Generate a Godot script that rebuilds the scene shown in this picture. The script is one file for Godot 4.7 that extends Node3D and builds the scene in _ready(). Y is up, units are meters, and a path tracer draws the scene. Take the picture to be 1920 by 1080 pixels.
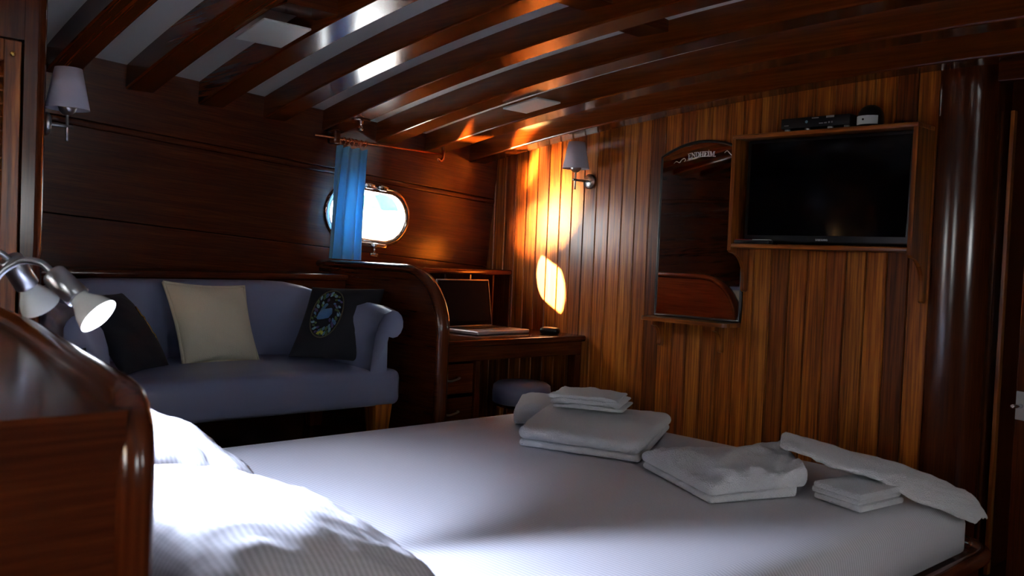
extends Node3D
# A varnished ship's cabin: bed in front, settee and desk along the hull, plank bulkhead with mirror and television.

const HULL_TILT := 0.1        # the hull leans in towards the top
const SHEER := -0.07          # hull boards fall towards the bulkhead
var grain := 1
var uvo := Vector2.ZERO
var rng := RandomNumberGenerator.new()
var M := {}
var used := {}
var hull: Transform3D
var eye := Vector3(0, 1.15, 0)

func _ready() -> void:
	rng.seed = 7
	setup_view()
	setup_materials()
	build_shell()
	build_bulkhead()
	build_ceiling()
	build_porthole()
	build_outside()
	build_curtain()
	build_wardrobe()
	build_partition_and_ledge()
	build_sofa()
	build_desk()
	build_bed()
	build_headboard_and_lamp()
	build_towels()
	build_mirror()
	build_television()
	build_sconces()

# ------------------------------------------------------------------ camera, sky, sun
func setup_view() -> void:
	var f := 1748.0
	var yaw := deg_to_rad(46.5)
	var p := atan(60.0 / f)
	var roll := atan(0.042)
	var f0 := Vector3(cos(yaw), 0, -sin(yaw))
	var fw := f0 * cos(p) - Vector3.UP * sin(p)
	var u0 := f0 * sin(p) + Vector3.UP * cos(p)
	var r0 := f0.cross(Vector3.UP)
	var r := r0 * cos(roll) + u0 * sin(roll)
	var u := u0 * cos(roll) - r0 * sin(roll)
	var cam := Camera3D.new()
	cam.name = "camera"
	var at := CameraAttributesPhysical.new()
	at.frustum_focal_length = 12.0 / (540.0 / f)
	at.exposure_aperture = 9.0
	at.frustum_focus_distance = 4.4
	cam.attributes = at
	add_child(cam)
	cam.fov = rad_to_deg(2.0 * atan(540.0 / f))
	cam.transform = Transform3D(Basis(r, u, -fw), eye)
	cam.current = true

	var env := Environment.new()
	env.background_mode = Environment.BG_SKY
	env.tonemap_mode = Environment.TONE_MAPPER_LINEAR
	env.tonemap_exposure = 1.5
	env.sdfgi_enabled = true
	env.ssao_enabled = true
	env.ssil_enabled = true
	var sky := Sky.new()
	var pan := PanoramaSkyMaterial.new()
	pan.panorama = sky_picture()
	pan.energy_multiplier = 24.0
	sky.sky_material = pan
	env.sky = sky
	var we := WorldEnvironment.new()
	we.name = "world"
	we.environment = env
	add_child(we)

	# the low sun shines in through the porthole; the rippled water below throws glitter and single glints up
	sun("sun", Vector3(1.0, -0.38, 0.62).normalized(), 60.0, Color(1.0, 0.86, 0.62), 0.9)
	sun("sun_glitter_on_water", Vector3(1.0, 0.14, 0.43).normalized(), 130.0, Color(1.0, 0.72, 0.4), 28.0)
	for g: Vector3 in [Vector3(1.0, 0.38, 0.43), Vector3(1.0, 0.2, 0.385), Vector3(1.0, 0.03, 0.43), Vector3(1.0, 0.8, 0.85)]:
		sun("sun_glint_on_water", g.normalized(), 26.0, Color(1.0, 0.76, 0.45), 3.5)

func sun(called: String, d: Vector3, energy: float, c: Color, size: float) -> void:
	var l := DirectionalLight3D.new()
	l.name = called
	add_child(l, true)
	l.look_at_from_position(Vector3.ZERO, d, Vector3.UP)
	l.light_energy = energy
	l.light_color = c
	l.light_angular_distance = size
	l.shadow_enabled = true

func sky_picture() -> ImageTexture:
	var w := 2048
	var h := 1024
	var n := FastNoiseLite.new()
	n.seed = 34
	n.frequency = 0.012
	n.fractal_octaves = 4
	var im := Image.create(w, h, false, Image.FORMAT_RGBF)
	for y in h:
		var el := 90.0 - (y + 0.5) / h * 180.0
		for x in w:
			var a := TAU * x / w
			var v := n.get_noise_3d(cos(a) * 160.0, sin(a) * 160.0, el * 16.0)
			var k := smoothstep(0.02, 0.3, v)
			var c := Color(0.96, 0.98, 1.0).lerp(Color(0.012, 0.05, 0.062), k)
			im.set_pixel(x, y, c)
	return ImageTexture.create_from_image(im)

# ------------------------------------------------------------------ materials
func grain_picture(sd: int, stops: Array, fine: float, coarse: float, turned := false) -> ImageTexture:
	var w := 512
	var h := 128
	var n := FastNoiseLite.new()
	n.seed = sd
	n.frequency = fine
	n.fractal_octaves = 3
	var a := n.get_seamless_image(w, h).get_data()
	n.seed = sd + 11
	n.frequency = coarse
	n.fractal_octaves = 2
	var b := n.get_seamless_image(w, h).get_data()
	n.seed = sd + 23
	n.frequency = 0.35
	n.fractal_octaves = 1
	var c := n.get_seamless_image(w, h).get_data()
	var g := Gradient.new()
	g.offsets = PackedFloat32Array([0.12, 0.42, 0.62, 0.9])
	g.colors = PackedColorArray(stops)
	var table := PackedColorArray()
	for i in 256:
		table.append(g.sample(i / 255.0))
	var out := PackedByteArray()
	out.resize(w * h * 3)
	for i in w * h:
		var t := int(clampf(a[i] * 0.52 + b[i] * 0.33 + c[i] * 0.15, 0, 255))
		var k := table[t]
		out[i * 3] = k.r8
		out[i * 3 + 1] = k.g8
		out[i * 3 + 2] = k.b8
	var im := Image.create_from_data(w, h, false, Image.FORMAT_RGB8, out)
	return ImageTexture.create_from_image(im)

func wood(tex: Texture2D, tint: Color, rough: float, off := 0.0, across := 2.0, along := 0.4) -> StandardMaterial3D:
	var m := StandardMaterial3D.new()
	m.albedo_texture = tex
	m.albedo_color = tint
	m.roughness = rough
	m.uv1_scale = Vector3(across, along, 1)
	m.uv1_offset = Vector3(off, off * 0.7, 0)
	return m

func plain(c: Color, rough: float, metal := 0.0) -> StandardMaterial3D:
	var m := StandardMaterial3D.new()
	m.albedo_color = c
	m.roughness = rough
	m.metallic = metal
	return m

func cloth(c: Color, rough: float, weave: float, depth: float, rim := 0.3) -> StandardMaterial3D:
	var m := plain(c, rough)
	m.uv1_triplanar = true
	m.uv1_scale = Vector3.ONE * weave
	m.heightmap_enabled = true
	m.heightmap_texture = M.noise
	m.heightmap_scale = depth
	if rim > 0.0:
		m.rim_enabled = true
		m.rim = rim
		m.rim_tint = 0.5
	return m

func setup_materials() -> void:
	var n := FastNoiseLite.new()
	n.seed = 3
	n.frequency = 0.06
	n.fractal_octaves = 4
	M.noise = ImageTexture.create_from_image(n.get_seamless_image(256, 256))
	var stripe_tex := grain_picture(21, [Color8(80, 40, 16), Color8(150, 86, 33), Color8(188, 118, 48), Color8(218, 154, 76)], 0.05, 0.014)
	var mahog := grain_picture(40, [Color8(90, 48, 27), Color8(116, 63, 34), Color8(132, 74, 40), Color8(154, 91, 50)], 0.06, 0.012)
	var beam_tex := grain_picture(63, [Color8(112, 58, 22), Color8(138, 74, 29), Color8(152, 84, 34), Color8(172, 100, 44)], 0.05, 0.012)
	M.hull = wood(mahog, Color(0.66, 0.57, 0.54), 0.24, 0.0, 4.0, 0.5)
	M.mahogany = wood(mahog, Color(0.66, 0.57, 0.54), 0.18, 0.3, 3.5, 0.5)
	M.beam = wood(beam_tex, Color(0.68, 0.6, 0.53), 0.17, 0.15, 3.0, 0.4)
	M.desk = wood(mahog, Color(0.66, 0.57, 0.54), 0.18, 0.45, 3.5, 0.5)
	M.light_wood = wood(stripe_tex, Color(1.0, 0.92, 0.7), 0.35, 0.2)
	M.box_wood = wood(stripe_tex, Color(0.9, 0.82, 0.76), 0.28, 0.6)
	var tones := [Color(1, 0.95, 0.86), Color(0.78, 0.68, 0.62), Color(0.92, 0.84, 0.76), Color(0.66, 0.56, 0.52), Color(1, 0.9, 0.74), Color(0.86, 0.74, 0.7)]
	M.planks = []
	for i in tones.size():
		M.planks.append(wood(stripe_tex, tones[i], 0.3, 0.13 * i, 3.0, 0.35))
	M.white_paint = plain(Color8(236, 236, 234), 0.5)
	M.plate = plain(Color8(214, 224, 224), 0.4)
	M.black = plain(Color8(14, 14, 16), 0.35)
	M.dark = plain(Color8(22, 18, 18), 0.7)
	M.screen = plain(Color8(6, 6, 8), 0.08)
	M.chrome = plain(Color8(205, 205, 208), 0.12, 1.0)
	M.steel = plain(Color8(176, 178, 182), 0.32, 1.0)
	M.copper = plain(Color8(205, 120, 78), 0.25, 1.0)
	M.brass = plain(Color8(214, 176, 96), 0.25, 1.0)
	M.silver = plain(Color8(196, 196, 198), 0.4, 0.6)
	M.vinyl = cloth(Color8(124, 130, 160), 0.32, 14.0, 0.02, 0.0)
	M.cream = cloth(Color8(206, 200, 176), 0.9, 10.0, 0.1)
	M.black_cloth = cloth(Color8(22, 22, 30), 0.85, 10.0, 0.08, 0.15)
	M.towel = cloth(Color8(226, 228, 232), 0.95, 16.0, 0.5, 0.5)
	M.shade = cloth(Color8(198, 196, 214), 0.8, 8.0, 0.02, 0.0)
	M.shade.backlight_enabled = true
	M.shade.backlight = Color(0.35, 0.34, 0.36)
	M.curtain = cloth(Color8(112, 168, 204), 0.75, 9.0, 0.03, 0.2)
	M.curtain.backlight_enabled = true
	M.curtain.backlight = Color(0.35, 0.6, 0.75)
	# satin-stripe bed linen
	var im := Image.create(64, 8, false, Image.FORMAT_RGB8)
	for x in 64:
		var v := 0.86 if (x / 8) % 2 == 0 else 0.76
		for y in 8:
			im.set_pixel(x, y, Color(v, v, v * 1.03))
	M.linen = plain(Color(1, 1, 1), 0.6)
	M.linen.albedo_texture = ImageTexture.create_from_image(im)
	M.linen.uv1_triplanar = true
	M.linen.uv1_world_triplanar = true
	M.linen.uv1_scale = Vector3.ONE * 25.0
	M.glass = plain(Color(0.9, 0.96, 1.0, 0.04), 0.02)
	M.glass.transparency = BaseMaterial3D.TRANSPARENCY_ALPHA
	M.mirror = plain(Color8(225, 228, 230), 0.03, 1.0)
	M.lamp_glow = plain(Color8(240, 244, 255), 0.4)
	M.lamp_glow.emission_enabled = true
	M.lamp_glow.emission = Color8(236, 243, 255)
	M.lamp_glow.emission_energy_multiplier = 6.0
	M.bulb_glass = plain(Color8(226, 230, 226), 0.25)

# ------------------------------------------------------------------ nodes
func numbered(called: String) -> String:
	var k: int = used.get(called, 0)
	used[called] = k + 1
	return called if k == 0 else "%s_%03d" % [called, k]

func thing(called: String, label: String, category: String, at := Vector3.ZERO, group := "") -> Node3D:
	var o := Node3D.new()
	o.name = numbered(called)
	add_child(o)
	o.position = at
	o.set_meta("label", label)
	o.set_meta("category", category)
	if group:
		o.set_meta("group", group)
	return o

func struct(called: String) -> Node3D:
	var o := Node3D.new()
	o.name = numbered(called)
	add_child(o)
	o.set_meta("kind", "structure")
	return o

func obj(called: String, st: SurfaceTool, m: Material, parent: Node) -> MeshInstance3D:
	st.generate_normals()
	var o := MeshInstance3D.new()
	o.name = called
	o.mesh = st.commit()
	o.material_override = m
	parent.add_child(o, true)
	if parent is Node3D and parent != self and not parent.is_inside_tree():
		pass
	return o

# ------------------------------------------------------------------ mesh helpers (clockwise front faces)
func mb(g := 1) -> SurfaceTool:
	var st := SurfaceTool.new()
	st.begin(Mesh.PRIMITIVE_TRIANGLES)
	grain = g
	uvo = Vector2(rng.randf() * 3.0, rng.randf() * 3.0)
	st.set_smooth_group(-1)
	return st

func tri(st: SurfaceTool, a: Vector3, b: Vector3, c: Vector3) -> void:
	var n := (c - a).cross(b - a).abs()
	var o1 := (grain + 1) % 3
	var o2 := (grain + 2) % 3
	var k := o1 if n[o1] <= n[o2] else o2
	var al := grain
	if n[grain] > n[o1] and n[grain] > n[o2]:
		k = o1
		al = o2
	for p: Vector3 in [a, b, c]:
		st.set_uv(Vector2(p[k], p[al]) + uvo)
		st.add_vertex(p)

func quad(st: SurfaceTool, a: Vector3, b: Vector3, c: Vector3, d: Vector3) -> void:
	tri(st, a, b, c)
	tri(st, a, c, d)

# rounded box round centre c; each point goes through deform when one is given
func soft(st: SurfaceTool, c: Vector3, half: Vector3, r: float, seg := Vector3i(1, 1, 1), steps := 2, deform = null, basis := Basis()) -> void:
	r = minf(r, minf(half.x, minf(half.y, half.z)) * 0.999)
	var ax := []
	for i in 3:
		var l := []
		for k in steps:
			l.append(-half[i] + r * (1.0 - cos(PI / 2 * k / steps)) if steps > 1 else -half[i])
		for k in seg[i] + 1:
			l.append(lerpf(-half[i] + r, half[i] - r, float(k) / seg[i]))
		for k in range(steps - 1, -1, -1):
			l.append(half[i] - r * (1.0 - cos(PI / 2 * k / steps)) if steps > 1 else half[i])
		ax.append(l)
	st.set_smooth_group(1 if steps > 1 else -1)
	var inn := half - Vector3.ONE * r
	for a in 3:
		var b := (a + 1) % 3
		var e := (a + 2) % 3
		for sg: float in [-1.0, 1.0]:
			var nb: int = ax[b].size()
			var ne: int = ax[e].size()
			var grid := []
			for i in nb:
				var row := PackedVector3Array()
				for j in ne:
					var p := Vector3.ZERO
					p[a] = sg * half[a]
					p[b] = ax[b][i]
					p[e] = ax[e][j]
					var q := p.clamp(-inn, inn)
					p = q + (p - q).normalized() * r
					if deform != null:
						p = deform.call(p)
					row.append(c + basis * p)
				grid.append(row)
			for i in nb - 1:
				for j in ne - 1:
					if sg > 0:
						quad(st, grid[i][j], grid[i][j + 1], grid[i + 1][j + 1], grid[i + 1][j])
					else:
						quad(st, grid[i][j], grid[i + 1][j], grid[i + 1][j + 1], grid[i][j + 1])

# bevelled box between two corners
func box(st: SurfaceTool, lo: Vector3, hi: Vector3, bevel := 0.003) -> void:
	soft(st, (lo + hi) / 2, (hi - lo).abs() / 2, bevel, Vector3i(1, 1, 1), 1)

func lathe(st: SurfaceTool, prof: Array, xf: Transform3D, n := 24) -> void:
	st.set_smooth_group(1)
	for i in prof.size() - 1:
		for k in n:
			var a := TAU * k / n
			var b := TAU * (k + 1) / n
			var p0: Vector2 = prof[i]
			var p1: Vector2 = prof[i + 1]
			var A := xf * Vector3(p0.x * cos(a), p0.y, p0.x * sin(a))
			var B := xf * Vector3(p0.x * cos(b), p0.y, p0.x * sin(b))
			var C := xf * Vector3(p1.x * cos(b), p1.y, p1.x * sin(b))
			var D := xf * Vector3(p1.x * cos(a), p1.y, p1.x * sin(a))
			if p0.x < 1e-6:
				tri(st, A, C, D) if true else null
			elif p1.x < 1e-6:
				tri(st, A, B, C)
			else:
				quad(st, A, B, C, D)

func axis(from: Vector3, to: Vector3) -> Transform3D:
	var y := (to - from).normalized()
	var x := y.cross(Vector3(0.3, 0.1, 0.9)).normalized()
	if x.length() < 0.5:
		x = Vector3.RIGHT
	return Transform3D(Basis(x, y, x.cross(y)), from)

func rod(st: SurfaceTool, a: Vector3, b: Vector3, r0: float, r1 := -1.0, n := 16) -> void:
	if r1 < 0:
		r1 = r0
	var l := (b - a).length()
	var e := minf(minf(r0, r1) * 0.25, l * 0.2)
	lathe(st, [Vector2(0, 0), Vector2(r0 - e, 0), Vector2(r0, e), Vector2(r1, l - e), Vector2(r1 - e, l), Vector2(0, l)], axis(a, b), n)

func tube(st: SurfaceTool, pts: Array, r, n := 12) -> void:
	st.set_smooth_group(1)
	var rings := []
	var t0: Vector3 = (pts[1] - pts[0]).normalized()
	var x := t0.cross(Vector3(0.31, 0.87, 0.41)).normalized()
	for i in pts.size():
		var t: Vector3 = (pts[mini(i + 1, pts.size() - 1)] - pts[maxi(i - 1, 0)]).normalized()
		x = (x - t * x.dot(t)).normalized()
		var y := t.cross(x)
		var rr: float = r[i] if r is Array else r
		var ring := PackedVector3Array()
		for k in n:
			var a := TAU * k / n
			ring.append(pts[i] + (x * cos(a) + y * sin(a)) * rr)
		rings.append(ring)
	for i in rings.size() - 1:
		for k in n:
			var k2 := (k + 1) % n
			quad(st, rings[i][k], rings[i + 1][k], rings[i + 1][k2], rings[i][k2])
	for k in n:
		tri(st, pts[0], rings[0][k], rings[0][(k + 1) % n])
		tri(st, pts[-1], rings[-1][(k + 1) % n], rings[-1][k])

# smooth curve through points
func curve(pts: Array, per := 6) -> Array:
	var out := []
	for i in pts.size() - 1:
		var a: Vector3 = pts[maxi(i - 1, 0)]
		var b: Vector3 = pts[i]
		var c: Vector3 = pts[i + 1]
		var d: Vector3 = pts[mini(i + 2, pts.size() - 1)]
		for k in per:
			out.append(b.cubic_interpolate(c, a, d, float(k) / per))
	out.append(pts[-1])
	return out

# polygon (local x, y; counter-clockwise) pulled along local z from 0 to depth
func extrude(st: SurfaceTool, poly: PackedVector2Array, depth: float, xf: Transform3D, smooth := false) -> void:
	if Geometry2D.is_polygon_clockwise(poly):
		poly.reverse()
	st.set_smooth_group(-1)
	var t := Geometry2D.triangulate_polygon(poly)
	for i in range(0, t.size(), 3):
		var a := poly[t[i]]
		var b := poly[t[i + 1]]
		var c := poly[t[i + 2]]
		if (b - a).cross(c - a) < 0:
			var k := b
			b = c
			c = k
		tri(st, xf * Vector3(a.x, a.y, depth), xf * Vector3(c.x, c.y, depth), xf * Vector3(b.x, b.y, depth))
		tri(st, xf * Vector3(a.x, a.y, 0), xf * Vector3(b.x, b.y, 0), xf * Vector3(c.x, c.y, 0))
	st.set_smooth_group(2 if smooth else -1)
	for i in poly.size():
		var a := poly[i]
		var b := poly[(i + 1) % poly.size()]
		quad(st, xf * Vector3(a.x, a.y, 0), xf * Vector3(a.x, a.y, depth), xf * Vector3(b.x, b.y, depth), xf * Vector3(b.x, b.y, 0))

# closed profile (across = outward normal, depth = local z) carried along a flat path
func sweep(st: SurfaceTool, path: Array, closed: bool, prof: Array, xf: Transform3D, smooth := true) -> void:
	var n := path.size()
	var rings := []
	for i in n:
		var p: Vector2 = path[i]
		var a: Vector2 = path[(i - 1 + n) % n] if closed or i > 0 else p
		var b: Vector2 = path[(i + 1) % n] if closed or i < n - 1 else p
		var t := (b - a).normalized()
		var o := Vector2(t.y, -t.x)
		var ring := PackedVector3Array()
		for q: Vector2 in prof:
			ring.append(xf * Vector3(p.x + o.x * q.x, p.y + o.y * q.x, q.y))
		rings.append(ring)
	st.set_smooth_group(3 if smooth else -1)
	var m := prof.size()
	var flip := xf.basis.determinant() < 0
	for i in (n if closed else n - 1):
		var A: PackedVector3Array = rings[i]
		var B: PackedVector3Array = rings[(i + 1) % n]
		for k in m:
			var k2 := (k + 1) % m
			if flip:
				quad(st, A[k], B[k], B[k2], A[k2])
			else:
				quad(st, A[k], A[k2], B[k2], B[k])
	if not closed:
		st.set_smooth_group(-1)
		for k in range(1, m - 1):
			tri(st, rings[0][0], rings[0][k + 1], rings[0][k])
			tri(st, rings[-1][0], rings[-1][k], rings[-1][k + 1])

func oval(rx: float, ry: float, n := 14) -> Array:
	var out := []
	for k in n:
		out.append(Vector2(rx * cos(TAU * k / n), ry * sin(TAU * k / n)))
	return out

func stadium(hl: float, r: float, n := 20) -> Array:
	var out := []
	for k in n + 1:
		var a := -PI / 2 + PI * k / n
		out.append(Vector2(hl + r * cos(a), r * sin(a)))
	for k in n + 1:
		var a := PI / 2 + PI * k / n
		out.append(Vector2(-hl + r * cos(a), r * sin(a)))
	return out

func p2(a: Array) -> PackedVector2Array:
	var out := PackedVector2Array()
	for v: Vector2 in a:
		out.append(v)
	return out

# local x -> world z, local y -> world y, local z -> world -x : things on the bulkhead, facing the cabin
func on_bulkhead(x: float, y: float, z: float) -> Transform3D:
	return Transform3D(Basis(Vector3(0, 0, 1), Vector3(0, 1, 0), Vector3(-1, 0, 0)), Vector3(x, y, z))

# deck camber: underside of a deck beam
func beam_y(x: float, z: float) -> float:
	var dx := clampf(3.385 - x, -0.6, 3.4)
	var k := 0.0295 + 0.0065 * dx
	return 1.66 + 0.0606 * dx + k * (8.18 - (z + 1.1) * (z + 1.1))

# ------------------------------------------------------------------ the setting
func build_shell() -> void:
	var e1 := Vector3(1, SHEER, 0).normalized()
	var nrm := Vector3(0, -HULL_TILT, 1).normalized()
	nrm = (nrm - e1 * nrm.dot(e1)).normalized()
	var e2 := nrm.cross(e1)
	hull = Transform3D(Basis(e1, e2, nrm), Vector3(2.752, 1.33, -4.02 + HULL_TILT * 0.25))

	var s := struct("floor")
	var st := mb(0)
	box(st, Vector3(-1.4, -0.08, -4.4), Vector3(4.8, 0, 2.2))
	obj("floor_boards", st, M.mahogany, s)
	# raised sole under the settee
	s = struct("trim_1")
	st = mb(0)
	box(st, Vector3(-1.2, 0.0, -4.02), Vector3(2.44, 0.36, -2.98))
	obj("settee_plinth", st, M.mahogany, s)

	var w := struct("wall_hull")
	w.transform = hull
	# three boards with shadow gaps and a moulding between the upper two
	st = mb(0)
	box(st, Vector3(-4.3, 0.2, -0.07), Vector3(1.6, 1.0, 0.0), 0.004)
	obj("hull_board", st, M.hull, w)
	st = mb(0)
	var half_round := []
	for k in 9:
		half_round.append(Vector2(0.185 + 0.013 * cos(PI * k / 8.0), 0.006 * sin(PI * k / 8.0)))
	half_round.append(Vector2(0.172, -0.02))
	half_round.append(Vector2(0.198, -0.02))
	var bar := PackedVector2Array()
	for v: Vector2 in half_round:
		bar.append(Vector2(v.x, v.y))
	extrude(st, bar, 5.9, Transform3D(Basis(Vector3(0, 1, 0), Vector3(0, 0, 1), Vector3(1, 0, 0)), Vector3(-4.3, 0, 0)), true)
	obj("moulding", st, M.hull, w)
	# middle board with the porthole cut through it
	st = mb(0)
	var hole := stadium(0.11, 0.137)
	var lo := Vector2(-4.3, -0.188)
	var hi := Vector2(1.6, 0.17)
	for zz: float in [0.0, -0.07]:
		var outer := []
		for q: Vector2 in hole:
			# straight out to the board's edge, staying in order round the hole
			var d := Vector2(q.x - clampf(q.x, -0.11, 0.11), q.y).normalized()
			var e := q
			if absf(d.y) > 0.35:
				e = Vector2(q.x + d.x * 0.05, hi.y if d.y > 0 else lo.y)
			else:
				e = Vector2(0.4 if d.x > 0 else -0.4, q.y * 1.2)
			outer.append(e)
		for i in hole.size():
			var j := (i + 1) % hole.size()
			var a: Vector2 = hole[i]
			var b: Vector2 = hole[j]
			var c: Vector2 = outer[j]
			var d2: Vector2 = outer[i]
			var A := Vector3(a.x, a.y, zz)
			var B := Vector3(b.x, b.y, zz)
			var C := Vector3(c.x, c.y, zz)
			var D := Vector3(d2.x, d2.y, zz)
			if zz == 0.0:
				quad(st, A, B, C, D)
			else:
				quad(st, A, D, C, B)
			# corner between the top or bottom edge and the side pieces
			if absf(c.y - d2.y) > 0.02 and absf(c.x - d2.x) > 0.02:
				var k := Vector3(c.x if absf(c.x) > absf(d2.x) else d2.x, c.y if absf(c.y) > absf(d2.y) else d2.y, zz)
				if zz == 0.0:
					tri(st, D, C, k)
				else:
					tri(st, D, k, C)
		for side: float in [-1.0, 1.0]:
			var x0 := 0.4 * side
			var x1 := hi.x if side > 0 else lo.x
			var a0 := Vector3(minf(x0, x1), lo.y, zz)
			var a1 := Vector3(minf(x0, x1), hi.y, zz)
			var a2 := Vector3(maxf(x0, x1), hi.y, zz)
			var a3 := Vector3(maxf(x0, x1), lo.y, zz)
			if zz == 0.0:
				quad(st, a0, a1, a2, a3)
			else:
				quad(st, a0, a3, a2, a1)
	for i in hole.size():
		var a: Vector2 = hole[i]
		var b: Vector2 = hole[(i + 1) % hole.size()]
		quad(st, Vector3(a.x, a.y, 0), Vector3(a.x, a.y, -0.07), Vector3(b.x, b.y, -0.07), Vector3(b.x, b.y, 0))
	quad(st, Vector3(lo.x, hi.y, 0), Vector3(lo.x, hi.y, -0.07), Vector3(hi.x, hi.y, -0.07), Vector3(hi.x, hi.y, 0))
	quad(st, Vector3(lo.x, lo.y, 0), Vector3(hi.x, lo.y, 0), Vector3(hi.x, lo.y, -0.07), Vector3(lo.x, lo.y, -0.07))
	obj("hull_board", st, M.hull, w)
	st = mb(0)
	box(st, Vector3(-4.3, -1.6, -0.07), Vector3(1.6, -0.192, 0.0), 0.004)
	obj("hull_board", st, M.hull, w)
	# planking outside closes the gaps between the boards
	st = mb(0)
	box(st, Vector3(-4.3, -0.4, -0.1), Vector3(1.6, -0.16, -0.07))
	box(st, Vector3(-4.3, 0.15, -0.1), Vector3(1.6, 0.4, -0.07))
	obj("outer_planking", st, M.hull, w)

	# the far side of the cabin, behind the camera: hull with two portholes, after bulkhead
	var right := struct("wall_starboard")
	var cs := CSGCombiner3D.new()
	cs.name = "starboard_hull"
	var b0 := CSGBox3D.new()
	b0.name = "board"
	b0.size = Vector3(6.2, 2.6, 0.08)
	cs.add_child(b0)
	for k in 2:
		var h := CSGPolygon3D.new()
		h.name = "hole"
		h.operation = CSGShape3D.OPERATION_SUBTRACTION
		h.polygon = p2(stadium(0.14, 0.13, 10))
		h.depth = 0.4
		h.position = Vector3(-1.2 + 1.7 * k, 0.25, 0.2)
		cs.add_child(h, true)
	for c in cs.get_children():
		c.material = M.hull
	cs.position = Vector3(1.6, 1.1, 1.9)
	right.add_child(cs)
	for k in 2:
		st = mb(0)
		extrude(st, p2(stadium(0.14, 0.132, 10)), 0.006, Transform3D(Basis(), Vector3(1.6 - 1.2 + 1.7 * k, 1.35, 1.9)))
		var wn := struct("window_%d" % (k + 2))
		obj("porthole_glass", st, M.glass, wn)
	# after bulkhead with a window under the awning of the after deck
	var back := struct("wall_after")
	for q in [[-4.3, -2.25, 0.0, 2.5], [-1.8, -0.2, 0.0, 2.5], [0.3, 2.0, 0.0, 2.5], [-2.25, -1.8, 1.55, 2.5], [-2.25, -1.8, 0.0, 0.6], [-0.2, 0.3, 1.6, 2.5], [-0.2, 0.3, 0.0, 1.15]]:
		st = mb(1)
		box(st, Vector3(-1.38, q[2] - 0.08, q[0]), Vector3(-1.3, q[3], q[1]))
		obj("after_panel", st, M.hull, back)
	st = mb(1)
	box(st, Vector3(-4.4, 2.1, -7.0), Vector3(-1.38, 2.14, 2.0))
	obj("deck_awning", st, M.white_paint, back)
	st = mb(2)
	box(st, Vector3(-3.2, 0.3, -7.0), Vector3(-1.38, 0.36, 2.0))
	box(st, Vector3(-3.2, 0.36, -7.0), Vector3(-3.1, 1.3, 2.0))
	obj("after_deck_bulwark", st, M.white_paint, back)
	for zz: float in [-2.76, -0.66]:
		st = mb(2)
		box(st, Vector3(-4.4, 0.36, zz - 0.04), Vector3(-1.39, 2.1, zz))
		obj("deck_screen", st, M.mahogany, back)
	for k in 2:
		var z0 := -2.25 if k == 0 else -0.2
		var z1 := -1.8 if k == 0 else 0.3
		var y0 := 0.6 if k == 0 else 1.15
		var y1 := 1.55 if k == 0 else 1.6
		var way := struct("window_%d" % (k + 4))
		st = mb(1)
		box(st, Vector3(-1.4, y0 - 0.04, z0 - 0.04), Vector3(-1.28, y1 + 0.04, z0))
		box(st, Vector3(-1.4, y0 - 0.04, z1), Vector3(-1.28, y1 + 0.04, z1 + 0.04))
		box(st, Vector3(-1.4, y1, z0), Vector3(-1.28, y1 + 0.04, z1))
		box(st, Vector3(-1.4, y0 - 0.04, z0), Vector3(-1.28, y0, z1))
		obj("window_frame", st, M.mahogany, way)
		st = mb(1)
		box(st, Vector3(-1.345, y0, z0), Vector3(-1.339, y1, z1), 0.001)
		obj("pane", st, M.glass, way)

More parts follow.
